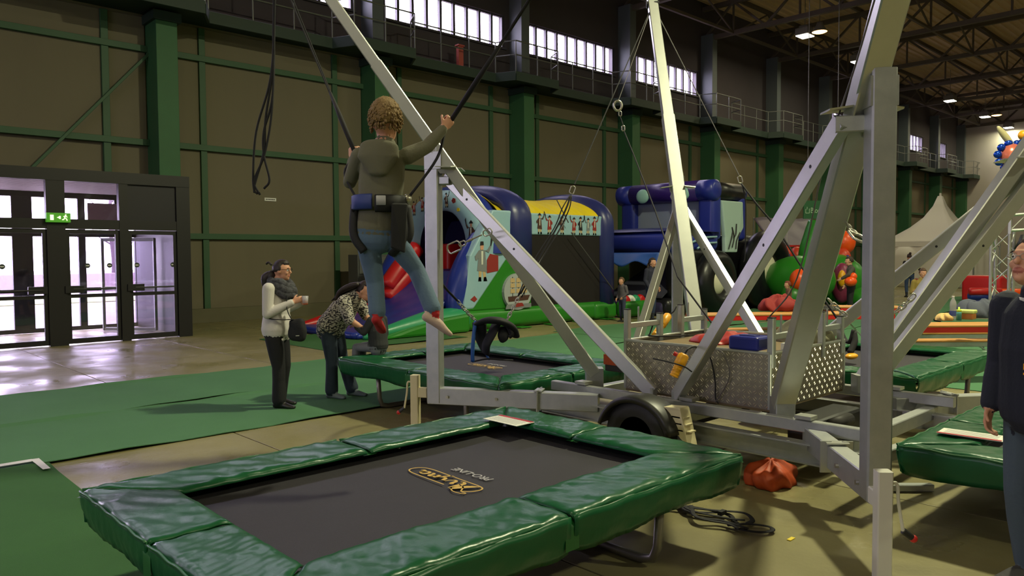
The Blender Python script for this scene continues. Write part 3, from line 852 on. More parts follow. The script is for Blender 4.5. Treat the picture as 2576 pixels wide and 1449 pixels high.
# chassis
for x in (5.1, 6.74):
    MB().beam((x, 1.95, .50), (x, 4.82, .50), .07, .085).build('upper_rail', GALV, rig)
    ib = MB(); ib.box(x - .13, x - .03, 1.9, 4.85, .395, .405); ib.box(x - .085, x - .075, 1.9, 4.85, .27, .4); ib.box(x - .13, x - .03, 1.9, 4.85, .265, .275)
    ib.build('lower_rail', GALV, rig)
    for y in (2.35, 3.3, 4.4):
        MB().box(x - .045, x + .06, y, y + .12, .55, .575).build('clamp_plate', ALU, rig)
for y in (2.12, 3.45, 4.68):
    MB().beam((4.98, y, .40), (6.86, y, .40), .09, .1).build('cross_member', GALV, rig)
MB().cyl((4.6, 3.55, .30), (7.25, 3.55, .30), .035).build('axle', M('dark axle steel', (44, 42, 42), .6, metal=.5), rig)
for s, x in ((-1, 4.74), (1, 7.1)):
    w = MB().lathe([(.16, -.075), (.2, -.095), (.26, -.09), (.29, -.065), (.297, 0), (.29, .065), (.26, .09), (.2, .095), (.16, .075)], (x, 3.55, .297), (1, 0, 0), n=36).build('tyre', RUBBER, rig, smooth=True)
    MB().lathe([(.0, s * .05), (.06, s * .06), (.07, s * .035), (.15, s * .03), (.165, s * .075)], (x, 3.55, .297), (1, 0, 0), n=24).build('wheel_rim', MATS['dark axle steel'], w, smooth=True)
    g = MB(); n = 20; rr = []
    for i in range(n + 1):
        a = R(12) + R(156) * i / n
        cc = Vector((x, 3.55 + .36 * math.cos(a), .30 + .318 * math.sin(a))); rad = Vector((0, math.cos(a), math.sin(a)))
        rr.append([cc + Vector((-.12, 0, 0)) - rad * .05, cc + Vector((-.115, 0, 0)) - rad * .01, cc + Vector((-.09, 0, 0)), cc + Vector((.09, 0, 0)), cc + Vector((.115, 0, 0)) - rad * .01, cc + Vector((.12, 0, 0)) - rad * .05, cc + Vector((.1, 0, 0)) - rad * .03, cc - rad * .012, cc + Vector((-.1, 0, 0)) - rad * .03])
    MB().rings(rr).build('mudguard', M('black mudguard plastic', (34, 34, 32), .42), rig, smooth=True)
    MB().beam((x - s * .0, 3.55, .6), (5.1 if s < 0 else 6.74, 3.55, .5), .06, .02).build('mudguard_stay', GALV, rig)
# wheel chock hung on the rail
c = PX(1692, 1050, 4.78)
ck = MB()
for i, k in enumerate((-.045, .035)):
    ck.prism([(c.x + k, c.y + .1, c.z + .07), (c.x + k, c.y - .1, c.z + .085), (c.x + k, c.y - .17, c.z - .19), (c.x + k, c.y - .08, c.z - .12)], (.01, 0, 0))
ck.prism([(c.x - .05, c.y + .1, c.z + .065), (c.x - .05, c.y - .1, c.z + .08), (c.x - .05, c.y - .1, c.z + .092), (c.x - .05, c.y + .1, c.z + .077)], (.11, 0, 0))
ck.prism([(c.x - .06, c.y - .09, c.z + .085), (c.x - .06, c.y - .105, c.z + .085), (c.x - .06, c.y - .18, c.z - .2), (c.x - .06, c.y - .165, c.z - .2)], (.12, 0, 0))
for q in (.25, .5, .75):
    a_ = Vector((c.x - .045, c.y + .1 - .18 * q, c.z + .07 - .19 * q)); ck.prism([a_, a_ + Vector((0, -.2 * (1 - .35 * q), .0)), a_ + Vector((0, -.2 * (1 - .35 * q), -.01)), a_ + Vector((0, 0, -.01))], (.08, 0, 0))
ck.build('wheel_chock', OFFWHITE, rig)
# outriggers, posts, masts, braces
ZP = 2.68
corners = {   # post xy, outrigger root, mast foot, mast dir, brace feet
    'fl': ((4.27, 5.53), (4.92, 4.45), (5.30, 4.50, .62), (-1.0, 1.0, 2.03), [(5.15, 3.75, .56)]),
    'fr': ((4.27, 1.62), (4.95, 2.22), (5.24, 2.65, .60), (-1.0, -1.0, 2.09), [(5.15, 3.50, .56)]),
    'bl': ((7.82, 5.32), (6.85, 4.55), (6.72, 4.28, .60), (1.0, 1.0, 2.07), [(6.15, 4.75, .56), (6.72, 3.4, .56)]),
    'br': ((7.82, 1.58), (6.85, 2.25), (6.72, 2.66, .60), (1.0, -1.0, 2.07), [(6.45, 2.52, .56), (6.72, 3.45, .56)]),
}
MTOP = {}
for key, (pc, root, foot, md, feet) in corners.items():
    P = Vector((*pc, 0)); rt = Vector((*root, .42)); dr = Vector((P.x - rt.x, P.y - rt.y, 0)).normalized()
    side = Vector((-dr.y, dr.x, 0))
    e = Vector((P.x, P.y, .42)) + dr * .06
    MB().beam(rt - dr * .25, e, .115, .15).build('outrigger', GALV, rig)
    q = rt + dr * .28
    for sgn in (-1, 1):
        MB().beam(q + side * sgn * .066 + Vector((0, 0, -.1)), q + side * sgn * .066 + Vector((0, 0, .1)), .07, .012, up=dr).build('clamp_plate', ALU, rig)
    MB().beam(q + Vector((0, 0, .088)) - side * .07, q + Vector((0, 0, .088)) + side * .07, .07, .014).build('clamp_plate', ALU, rig)
    for s_ in (.5, .85):
        bq = rt.lerp(e, s_)
        MB().cyl(bq - side * .075, bq + side * .075, .014, n=8).build('bolt', CHAIN_M, rig)
    MB().beam((P.x, P.y, .36), (P.x, P.y, ZP), .13, .13, up=(dr.x, dr.y, 0), c=.01).build('post', GALV, rig)
    A = Vector(foot); D = Vector(md).normalized()
    Ltop = 5.6
    MTOP[key] = A + D * Ltop
    uph = Vector((md[0], md[1], 0)).normalized()
    joint = A + D * ((ZP - .18 - foot[2]) / D.z)
    split = A + D * ((ZP + .75 - foot[2]) / D.z)
    MB().beam(A, split, .15, .115, up=uph, c=.008).build('mast', ALU, rig)
    MB().beam(split, MTOP[key] + D * .4, .135, .10, up=uph, c=.008).build('mast_extension', ALU, rig)
    MB().cyl(MTOP[key] - side * .09, MTOP[key] + side * .09, .05, n=14).build('pulley', BLACK, rig)
    # foot bracket and L-plates at the pivot
    MB().beam((A.x, A.y, .5), (A.x, A.y, A.z + .05), .14, .16, up=uph).build('foot_bracket', GALV, rig)
    j = joint; nrm = side
    for sgn in (-1, 1):
        b0 = j + side * sgn * .066
        MB().prism([b0 - D * .07, b0 + D * .07, b0 + D * .07 + side * sgn * .01, b0 - D * .07 + side * sgn * .01], uph * .1).build('pivot_plate', ALU, rig)
        MB().prism([b0 - uph * .09, b0 + uph * .07, b0 + uph * .07 + side * sgn * .13 - D * .02, b0 - uph * .07 + side * sgn * .13 - D * .02], D * .012).build('pivot_flange', ALU, rig)
        pb = Vector((P.x, P.y, ZP - .12)) + side * sgn * .066
        MB().beam(pb - dr * .1, pb + dr * .06, .012, .16).build('post_cheek', GALV, rig)
    MB().beam(Vector((P.x, P.y, ZP - .3)) - dr * .16, Vector((P.x, P.y, ZP - .3)), .08, .07).build('lug', GALV, rig)
    if key == 'fr': MB().beam(Vector((P.x, P.y, ZP - .27)) - dr * .1 - side * .2, Vector((P.x, P.y, ZP - .27)) - dr * .06, .05, .09).build('lug', GALV, rig)
    for i, ft in enumerate(feet):
        t0_ = Vector((P.x, P.y, ZP - .25)) - dr * .1 + side * (.05 if i else (-.16 if key == 'fr' else -.05))
        f_ = Vector(ft); dd = (f_ - t0_).normalized()
        MB().beam(t0_, f_, .07, .11, up=(0, 0, 1), c=.006).build('brace', ALU, rig)
        for s_ in (.12, .36):
            hp = t0_.lerp(f_, s_); hs = dd.cross(Vector((0, 0, 1))).normalized()
            MB().cyl(hp - hs * .036, hp + hs * .036, .011, n=10).build('bolt_hole', BLACK, rig)
        MB().beam(f_ - Vector((0, 0, .06)), f_ + Vector((0, 0, .04)), .07, .07).build('brace_foot', GALV, rig)
    # levelling jack at the outrigger end
    J = Vector((P.x, P.y, 0)) + dr * .20
    if key == 'fr': J = Vector((3.98, 1.47, 0))
    JM = OFFWHITE if key == 'fl' else M('white painted jack', (202, 200, 188), .5)
    jk = MB().beam((J.x, J.y, 0.02), (J.x, J.y, .60), .075, .075, up=dr).build('jack', JM, rig)
    MB().beam((J.x, J.y, 0.0), (J.x, J.y, .02), .16, .16, up=dr).build('jack_foot', GALV, jk)
    MB().beam(J + Vector((0, 0, .44)) - dr * .12, J + Vector((0, 0, .44)), .06, .09).build('jack_mount', JM, jk)
    cs = side if key in ('fl', 'br') else -side
    if key == 'fr': cs = Vector((.72, -.69, 0))
    if key == 'fl': cs = Vector((-.72, .69, 0))
    c0 = J + cs * .05 + Vector((0, 0, .53))
    MB().tube(bez([c0 - cs * .02, c0 + cs * .02, c0 + cs * .03 + Vector((0, 0, -.1)), c0 + cs * .055 + Vector((0, 0, -.24))], 5), .009).build('crank', JM, jk)
    MB().cyl(c0 + cs * .055 + Vector((0, 0, -.24)), c0 + cs * .1 + Vector((0, 0, -.275)), .017, n=10).build('crank_grip', BLACK, jk)
    MB().ell(c0 + cs * .108 + Vector((0, 0, -.281)), .02).build('crank_knob', RED, jk, smooth=True)
# front frame sloping bar and underside clutter under the right-hand outrigger
MB().beam((5.0, 1.95, .36), (6.7, 1.75, .36), .08, .08).build('drawbar', GALV, rig)
MB().box(5.5, 6.3, 2.5, 2.75, .2, .45).build('winch_housing', BLACK, rig, bevel=.03)
MB().cyl((5.6, 2.44, .42), (5.9, 2.44, .42), .05).build('winch_drum', MATS['dark axle steel'], rig, smooth=True)
# red rear light and block behind the left end of the box
p = PX(1545, 955, 5.3)
MB().box(5.28, 5.34, 4.16, 4.36, .66, .82).build('light_housing', BLACK, rig, bevel=.01); MB().box(5.265, 5.28, 4.2, 4.36, .72, .81).build('rear_lens', M('orange rear lens', (150, 60, 30), .3), rig)

# ------------------------------------------------------------------ things on and about the trailer
def pendant(label, a, b, loop):
    """yellow two-part control pendant from a (top, cable end) to b"""
    a, b = Vector(a), Vector(b); d = (b - a).normalized(); L_ = (b - a).length; s = Vector((-d.z, 0, d.x)) if abs(d.y) < .9 else Vector((1, 0, 0))
    t = thing('control_pendant', label, 'control', a, 'yellow hand controls on the trailer')
    m = a.lerp(b, .48)
    MB().tube([a, a.lerp(b, .06), a.lerp(b, .3), m, a.lerp(b, .52)], [.024, .04, .043, .043, .032], n=14).build('head', YELLOW, t, smooth=True)
    g = MB(); k = 9
    g.tube([a.lerp(b, .5 + .5 * i / (2 * k)) for i in range(2 * k + 1)], [.031 + (.003 if i % 4 < 2 else 0) - (.012 if i == 2 * k else 0) for i in range(2 * k + 1)], n=14).build('grip', YELLOW, t, smooth=True)
    nv = (cam.location - a); nv = (nv - d * nv.dot(d)).normalized(); sd = d.cross(nv)
    q = a.lerp(b, .16) + sd * .045
    MB().cyl(q, q + sd * .028, .016, n=12).build('stop_button', RED, t)
    MB().tube(loop, .007, n=8).build('cable', BLACK, t, smooth=True)
    return t
d1 = 5.75
a = PD(1722, 890, d1 - .1); b = PD(1694, 948, d1 - .1)
pendant('yellow control pendant with red button tied to the near brace', a, b, bez([a, PD(1732, 877, d1 - .08), PD(1748, 872, d1), PD(1755, 878, d1 + .12)]))
a = PD(1682, 792, 7.3); b = PD(1646, 845, 7.1)
pendant('yellow control pendant with ribbed grip hanging over the box end', a, b, bez([a, PD(1694, 784, 7.3), PD(1702, 770, 7.32)]))
def cord(name, label, pts, r=.006, mat=ROPE, cat='cable', n=8):
    return tag(MB().tube(bez(pts, n), r, n=8).build(name, mat, smooth=True), label, cat)
cord('cable', 'black cable looping down the middle of the tread plate side', [PX(1779, 883, 5.235), PX(1790, 910, 5.23), PX(1799, 960, 5.235), PX(1800, 1000, 5.235), PX(1807, 1015, 5.23)], .006)
cord('cable', 'thin grey cable curving beside the black one on the tread plate', [PX(1807, 880, 5.24), PX(1820, 890, 5.23), PX(1834, 925, 5.235), PX(1833, 955, 5.235), PX(1815, 990, 5.235), PX(1800, 1012, 5.23)], .005, GREYROPE)
cord('cable', 'black cable end sticking out across the tread plate', [PD(1643, 902, d1 - .05), PD(1680, 910, d1 - .14), PD(1720, 922, d1 - .16), PD(1740, 935, d1 - .06)], .005)
cord('cable', 'black cable hanging on the left end of the box', [(5.74, 4.15, 1.1), (5.7, 4.17, .98), (5.6, 4.1, .97), (5.75, 4.0, .96), (6.0, 3.95, .955)], .007)
# blue case on the box
bc = thing('blue_case', 'blue plastic case standing on the front edge of the trailer box', 'case', (5.42, 2.99, .958))
MB().box(BX0 - .02, BX0 + .2, 2.86, 3.11, .965, 1.07).build('body', BLUEP, bc, bevel=.018)
MB().box(BX0 + .04, BX0 + .13, 2.92, 3.05, 1.07, 1.077).build('lid_recess', M('dark blue plastic', (18, 28, 110), .4), bc, bevel=.004)
bd = tag(MB().box(5.4, 6.5, 2.82, 4.0, .9, .93).build('plywood_board', M('brown plywood', (118, 98, 66), .8), bevel=.004), 'brown plywood board lying across the open trailer box', 'board')
def cloth(name, label, c, rx, ry, h, mat, seed, cat='cloth', n=22, group=None, base=None, lob=1.0):
    rnd = random.Random(seed); ph = [rnd.uniform(0, 6.28) for _ in range(8)]; c = Vector(c)
    base = c.z if base is None else base
    def k(d):
        a = math.atan2(d.y, d.x)
        return 1 + lob * .13 * math.sin(3 * a + ph[0]) + lob * .1 * math.sin(5 * a + ph[1] + d.z * 3) + .07 * math.sin(9 * a + ph[2] + 4 * d.z)
    m = MB().ell(c, rx, ry, h, nu=n * 2, nv=n, fn=k)
    m.v = [(x, y, max(base, z + .2 * h * math.sin(x * 23 + ph[3]) * math.sin(y * 19 + ph[4]))) for x, y, z in m.v]
    return tag(m.build(name, mat, smooth=True), label, cat, group)
cloth('red_cloth', 'red tarpaulin bundled inside the trailer box', (5.95, 3.55, .945), .3, .22, .06, M('red tarp', (160, 36, 24), .45), 3, base=.932)
cloth('grey_jacket', 'crumpled grey-green jacket lying on the far side of the box', (6.35, 3.02, .95), .16, .25, .13, M('grey green cloth', (118, 116, 92), .9), 5, 'jacket', base=.932)
sg = thing('white_signboard', 'white board with dark lettering lying in the trailer box', 'sign', (5.6, 2.85, .95))
MB().box(5.62, 6.0, 2.79, 2.86, .932, 1.0).build('board', WHITE, sg)
for i in range(8):
    MB().box(5.66 + i * .035, 5.685 + i * .035, 2.787, 2.79, .955, .978).build('print_mark', BLACK, sg)
# orange bag and straps on the floor, yellow scrap
p = G(1940, 1215)
cloth('orange_bag', 'crumpled translucent orange bag lying under the trailer rail', (p.x, p.y, .03), .22, .17, .13, ORANGE, 11, 'bag', base=.002, lob=.45)
st = thing('webbing_straps', 'tangle of black webbing straps on the floor beside the trampoline leg', 'straps', G(1790, 1310))
for i in range(7):
    rnd = random.Random(30 + i)
    pts = [G(1690 + i * 12, 1268 + rnd.uniform(-8, 14), .012 + .004 * i), G(1750 + rnd.uniform(-20, 20), 1290 + rnd.uniform(-16, 16), .03 + .004 * i), G(1820 + rnd.uniform(-10, 14), 1300 + rnd.uniform(-14, 22), .02 + .004 * i), G(1860 + rnd.uniform(-16, 26), 1318 + rnd.uniform(-12, 14), .02 + .003 * i)]
    if i == 6: pts = [G(1830, 1322, .02), G(1880, 1318, .03), G(1935, 1325, .02), G(1940, 1336, .02), G(1900, 1338, .02), G(1850, 1328, .02)]
    if i == 5: pts = [G(1640, 1278, .02), G(1700, 1275, .03), G(1800, 1284, .04), G(1870, 1290, .04), G(1893, 1308, .03), G(1880, 1318, .02)]
    MB().tube(bez(pts, 7), .016, n=6, flat=.25).build('strap', ROPE, st, smooth=True)
MB().box(*[v for a_ in zip(G(1815, 1310)[:2], (G(1815, 1310) + Vector((.06, .03, 0)))[:2]) for v in a_], .03, .055).build('buckle', BLACK, st)
p = G(1990, 1357)
tag(MB().box(p.x - .03, p.x + .03, p.y - .012, p.y + .012, .001, .006).build('paper_scrap', M('yellow paper', (226, 200, 60), .7)), 'tiny yellow scrap of paper on the concrete floor', 'scrap')
p = G(2160, 1140, .03)
ys = thing('yellow_strap', 'yellow strap lying on the floor behind the near post', 'strap', (p.x, p.y, 0))
for i in range(3):
    MB().tube(bez([(p.x - .2, p.y + .2 + .02 * i, .02 + .02 * i), (p.x, p.y + .03 * i, .03 + .02 * i), (p.x + .25, p.y - .2, .02 + .01 * i)]), .012, n=6, flat=.3).build('strap_ply', M('yellow webbing', (214, 196, 30), .6), ys)
# loose channel section lying by the jack
p = G(2330, 1215)
lc = MB(); q0, q1 = G(2290, 1222, .03), G(2345, 1226, .03)
lc.beam(q0 + Vector((-.15, .1, 0)), q1, .06, .05)
tag(lc.build('steel_channel', GALV), 'short steel channel lying on the floor beside the white jack', 'channel')
# ------------------------------------------------------------------ inflatables
PB = M('blue inflatable vinyl', (38, 56, 150), .32, var=(2, .8, (32, 48, 132)), bump=(5, .25))
PBD = M('navy inflatable vinyl', (40, 46, 104), .35, bump=(5, .25))
PLB = M('pale blue printed vinyl', (128, 170, 190), .4, var=(1.2, .9, (160, 190, 204)), bump=(6, .2))
PG = M('green inflatable vinyl', (44, 128, 34), .35, var=(1.5, .8, (38, 112, 32)), bump=(5, .25))
PT = M('teal green inflatable vinyl', (44, 140, 96), .35, bump=(5, .25))
PR = M('red inflatable vinyl', (186, 26, 30), .38, bump=(5, .25))
PYL = M('yellow canopy cloth', (230, 206, 20), .6, var=(2, .8, (216, 186, 14)), bump=(9, .3))
NET = M('dark netting', (24, 16, 17), .8, trans=.12)
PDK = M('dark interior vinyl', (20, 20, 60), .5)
INK = {'skin': SKIN, 'red': M('print red', (140, 40, 38), .55), 'brown': M('print brown', (74, 46, 40), .55), 'dark': M('print black', (28, 24, 30), .55), 'tan': M('print tan', (190, 162, 120), .55), 'white': M('print white', (210, 210, 200), .55), 'grey': M('print grey', (120, 124, 130), .55)}
def pirate(parent, o, u, nrm, h, coat, flip=1, sword=True, hat=True):
    """generic printed buccaneer: flat pieces a few mm proud of the vinyl"""
    o, u, nrm = vec(o), vec(u).normalized() * flip, vec(nrm).normalized(); z = Vector((0, 0, 1))
    def pc(name, poly, mat, k=1):
        MB().prism([o + u * (x * h) + z * (y * h) + nrm * (.003 * k) for x, y in poly], nrm * .003).build(name, mat, parent)
    pc('print_leg', [(-.1, .02), (-.03, .0), (0, .3), (-.1, .36)], INK['tan']); pc('print_leg', [(.06, .0), (.14, .0), (.1, .34), (.0, .34)], INK['tan'])
    pc('print_boot', [(-.12, 0), (-.02, 0), (-.03, .1), (-.1, .1)], INK['dark']); pc('print_boot', [(.05, 0), (.17, 0), (.13, .1), (.06, .1)], INK['dark'])
    pc('print_coat', [(-.15, .25), (.16, .22), (.12, .55), (.1, .74), (-.09, .74), (-.12, .5)], coat, 2)
    pc('print_shirt', [(-.015, .4), (.03, .4), (.04, .72), (-.02, .72)], INK['white'], 3)
    pc('print_arm', [(-.1, .73), (-.22, .6), (-.2, .5), (-.15, .5), (-.08, .62)], coat, 3); pc('print_arm', [(.1, .73), (.22, .68), (.3, .82), (.26, .86), (.18, .76)], coat, 3)
    pc('print_face', [(-.045, .75), (.05, .75), (.06, .86), (.0, .9), (-.05, .86)], INK['skin'], 2)
    if hat: pc('print_hat', [(-.13, .87), (.13, .87), (.07, .94), (0, 1.0), (-.07, .94)], INK['dark'], 3)
    else: pc('print_hair', [(-.055, .85), (.06, .86), (.05, .95), (-.04, .95)], INK['dark'], 3)
    if sword: pc('print_sword', [(.27, .83), (.3, .83), (.36, 1.02), (.3, 1.1)], INK['dark'], 2)
pi = thing('pirate_inflatable', 'pirate themed inflatable slide with yellow canopy and green base', 'inflatable', (12, 14.7, 0))
Y0, Y1 = 12.95, 16.35
def rbox(name, x0, x1, y0, y1, z0, z1, mat, parent, r=.12, lobes=0, sm=True):
    mb = MB()
    n = max(lobes, 1)
    for i in range(n):
        a = x0 + (x1 - x0) * i / n; b = x0 + (x1 - x0) * (i + 1) / n
        mb.box(a, b, y0, y1, z0, z1)
    o = mb.build(name, mat, parent, smooth=True)
    m = o.modifiers.new('bevel', 'BEVEL'); m.width = r; m.segments = 5; m.limit_method = 'ANGLE'; m.angle_limit = .7
    return o
rbox('base', 10.55, 16.1, Y0 - .05, Y1, 0.01, .48, PG, pi, .16)
rbox('base', 15.2, 16.1, Y0 - .12, Y0 + .3, 0.01, .45, PG, pi, .12)
for i in range(5):
    x = 11.2 + i * 1.05
    rbox('anchor_flap', x, x + .35, Y0 - .35, Y0 - .04, 0.012, .03, PG, pi, .006)
# side wall: green below, pale printed panel above the slope line
rbox('side_wall', 10.95, 12.35, Y0 + .05, Y0 + .35, .3, 1.2, PG, pi, .1)
MB().prism([(10.85, Y0 + .02, .46), (12.95, Y0 + .02, .46), (12.95, Y0 + .02, 2.3), (12.35, Y0 + .02, 2.3)], (0, .25, 0)).build('side_wall', PG, pi, bevel=.03)
MB().prism([(10.8, Y0 + .0, .5), (11.1, Y0 + .0, .5), (12.3, Y0 + .0, 1.8), (12.3, Y0 + .0, 2.75), (11.7, Y0 + .0, 2.75), (11.0, Y0 + .0, 1.7)], (0, .28, 0)).build('printed_panel', PLB, pi, bevel=.04)
def hoop(xc, w, zt, zl, mat, name='hoop', y0=Y0, y1=Y1, lobe=.24):
    cy = (y0 + y1) / 2; hw = (y1 - y0) / 2; pts = []
    pts.append((xc, y0 + lobe, zl))
    for i in range(25):
        a = math.pi * (1 - i / 24); zz = zt - .95 + (.95 - lobe) * math.sin(a) ** .8
        pts.append((xc, cy + (hw - lobe) * math.cos(a) , max(zz, zt - .95)))
    pts.append((xc, y1 - lobe, zl))
    return MB().tube(pts, lobe, n=16, flat=w / 2 / lobe, up=(1, 0, 0)).build(name, mat, pi, smooth=True)
h2 = hoop(12.6, .8, 3.46, 1.5, PBD, y0=Y0 - .14, y1=Y1 + .1) 
hoop(15.82, .56, 3.4, .4, PBD, y0=Y0 - .12, y1=Y1 + .1)
# front arch with printed pale face
cy = 14.68; ringv = []; ring = MB(); n = 28
outer, inner, back = [], [], []
for i in range(n + 1):
    a = math.pi * (1 - i / n)
    outer.append((11.62, cy + 1.68 * math.cos(a), 1.75 + 1.55 * math.sin(a) ** .9)); inner.append((11.62, cy + .95 * math.cos(a), 1.75 + 1.05 * math.sin(a) ** .8))
outer = [(11.62, cy - 1.68, .5)] + outer + [(11.62, cy + 1.68, .5)]; inner = [(11.62, cy - .95, .5)] + inner + [(11.62, cy + .95, .5)]
k = len(outer)
def archf(u, v):
    i = min(int(round(u * (k - 1))), k - 1); a, b = Vector(outer[i]), Vector(inner[i]); q = a.lerp(b, v)
    return (q.x - .22 * math.sin(math.pi * v) ** .5, q.y, q.z)
MB().grid(archf, k - 1, 12).build('arch_face', PLB, pi, smooth=True)
def archi(u, v):
    i = min(int(round(u * (k - 1))), k - 1); b = Vector(inner[i]); return (b.x + .9 * v, b.y, b.z)
MB().grid(archi, k - 1, 4).build('arch_lining', PDK, pi, smooth=True)
def archo(u, v):
    i = min(int(round(u * (k - 1))), k - 1); b = Vector(outer[i]); s = .12 * math.sin(math.pi * v); c = Vector((0, b.y - cy, max(b.z - 1.75, 0))).normalized()
    q = b + c * s; return (q.x + .55 * v, q.y, q.z)
full_outer = outer; outer = outer[1:-1]; k = len(outer)
MB().grid(archo, k - 1, 6).build('arch_tube', PB, pi, smooth=True)
outer = full_outer
rbox('back_wall', 12.4, 12.6, 13.4, 16.0, .4, 2.6, PDK, pi, .05)
rbox('inner_wall', 11.7, 12.3, 14.6, 15.4, .5, 2.0, PR, pi, .1)
# slide
def slide(u, v):
    x = 8.25 + 3.3 * u; y = 13.35 + 2.6 * v
    z = .14 + 1.25 * max(0, (u - .25) / .75) ** 1.7 + .012 * math.sin(x * 9 + v * 7) * math.sin(y * 6 + u * 5)
    return (x, y, z)
MB().sheet(slide, 40, 20, (0, 0, .12)).build('slide_lane', PB, pi, smooth=True)
rbox('slide_base', 8.3, 11.6, 13.3, 16.05, 0.01, .12, PB, pi, .05)
for s, ya in ((0, Y0 + .3), (1, Y1 - .3)):
    pts = bez([(11.72, ya, 2.3), (11.3, ya, 1.75), (11.0, ya, 1.2), (10.85, ya, .75), (10.8, ya, .35)], 6)
    MB().tube(pts, [.2 + .1 * math.sin(math.pi * i / (len(pts) - 1)) for i in range(len(pts))], n=16).build('bolster', PB, pi, smooth=True)
    pts = bez([(8.35, ya - .1 * (1 - 2 * s), .06), (9.2, ya - .1 * (1 - 2 * s), .17), (10.1, ya - .1 * (1 - 2 * s), .26), (10.95, ya - .1 * (1 - 2 * s), .28)], 6)
    MB().tube(pts, [.05 + .22 * min(1, i / 11) for i in range(len(pts))], n=16).build('toe_bolster', PT if s == 0 else PR, pi, smooth=True)
MB().prism([(8.5, Y0 - .12, .01), (10.9, Y0 - .12, .01), (10.9, Y0 - .12, .42), (10.2, Y0 - .12, .36), (9.3, Y0 - .12, .2)], (0, .3, 0)).build('toe_skirt', PG, pi, bevel=.06)
for i in range(3):
    ya = 15.75
    MB().tube(bez([(11.5 - .0 * i, ya - .12, 1.9 - .45 * i), (11.0, ya - .16, 1.45 - .38 * i), (10.6, ya - .12, .95 - .28 * i)], 6), .22, n=14).build('red_cushion', PR, pi, smooth=True)
# canopies
def can(x0, x1):
    def f(u, v):
        x = x0 + (x1 - x0) * u; a = math.pi * (.11 + .78 * v); y = 14.65 - 1.72 * math.cos(a)
        z = 2.42 + .85 * math.sin(a) - .14 * math.sin(math.pi * u) + .02 * math.sin(x * 13 + v * 9) + .015 * math.sin(x * 29)
        return (x, y, z)
    return f
MB().sheet(can(11.95, 12.4), 10, 24, (0, 0, .02)).build('canopy', PYL, pi, smooth=True)
MB().sheet(can(12.85, 15.7), 40, 30, (0, 0, .02)).build('canopy', PYL, pi, smooth=True)
MB().box(12.9, 15.65, Y0 + .03, Y0 + .12, 2.2, 2.72).build('printed_strip', PLB, pi, bevel=.03)
MB().box(12.95, 15.62, Y0 + .06, Y0 + .075, .46, 2.2).build('net', NET, pi)
rbox('far_wall', 12.9, 15.7, Y1 - .3, Y1, .4, 2.6, M('dark red vinyl', (96, 34, 26), .5), pi, .08)
rbox('inner_pillar', 13.9, 14.4, 13.6, 14.1, .45, 2.1, M('brown vinyl', (110, 58, 26), .5), pi, .1)
# prints
yy = Y0 + .03
for i, (x, hh, c, fl_) in enumerate(((13.25, .46, 'brown', 1), (13.6, .42, 'red', -1), (14.05, .42, 'brown', 1), (14.5, .4, 'red', -1), (14.75, .42, 'dark', 1), (15.05, .4, 'grey', -1), (15.3, .44, 'red', 1))):
    pirate(pi, (x, yy, 2.22), (1, 0, 0), (0, -1, 0), hh * 1.12, INK[c], fl_)
pirate(pi, (11.35, Y0, 1.12), (1, 0, 0), (0, -1, 0), .95, INK['grey'], 1, hat=False)
MB().prism([(11.5, Y0 - .01, 1.3), (11.85, Y0 - .01, 1.35), (11.85, Y0 - .01, 1.7), (11.6, Y0 - .01, 1.74), (11.5, Y0 - .01, 1.6)], (0, .008, 0)).build('print_chest', INK['red'], pi)
MB().prism([(11.0, Y0 - .01, .72), (11.12, Y0 - .01, .66), (11.2, Y0 - .01, .72), (11.12, Y0 - .01, .8)], (0, .008, 0)).build('print_fish', INK['red'], pi)
pirate(pi, (11.98, Y0, 1.75), (1, 0, 0), (0, -1, 0), .5, INK['dark'], -1)
for (yq, zq, hh, c, f_) in ((15.95, 2.25, .5, 'brown', 1), (15.55, 2.72, .36, 'red', 1), (15.2, 2.8, .36, 'red', -1), (14.25, 2.85, .36, 'brown', 1), (13.35, 1.9, .62, 'brown', -1)):
    pirate(pi, (11.39, yq, zq), (0, -1, 0), (-1, 0, 0), hh, INK[c], f_)
MB().prism([(11.385, 13.98 + .08 * math.cos(a), 3.0 + .07 * math.sin(a)) for a in [i * 1.257 for i in range(5)]], (.01, 0, 0)).build('print_parrot', INK['red'], pi)
MB().prism([(11.385, 13.82 + .06 * math.cos(a), 2.78 + .05 * math.sin(a)) for a in [i * 1.257 for i in range(5)]], (.01, 0, 0)).build('print_star', PYL, pi)
ov = MB().prism([(12.44 + .46 * math.cos(a), Y0 - .06, .85 + .43 * math.sin(a)) for a in [i * math.pi / 16 for i in range(32)]], (0, .2, 0)).build('ship_print', M('print sky grey', (160, 166, 170), .5), pi)
def pp(poly, mat, nm, k=0): MB().prism([(x, Y0 - .066 - .003 * k, z) for x, z in poly], (0, .005, 0)).build(nm, mat, ov)
pp([(12.12, .62), (12.75, .64), (12.82, .76), (12.1, .74)], INK['brown'], 'hull'); pp([(12.02, .45), (12.86, .46), (12.86, .56), (12.06, .56)], INK['grey'], 'sea')
for x in (12.25, 12.44, 12.64):
    pp([(x - .008, .74), (x + .008, .74), (x + .008, 1.2), (x - .008, 1.2)], INK['dark'], 'ship_mast')
    for z in (.82, .95, 1.07): pp([(x - .075, z), (x + .075, z), (x + .065, z + .1), (x - .065, z + .1)], INK['tan'], 'sail', 1)
pp([(12.3, .48), (12.62, .5), (12.56, .58), (12.36, .58)], INK['red'], 'rowing_boat', 1)
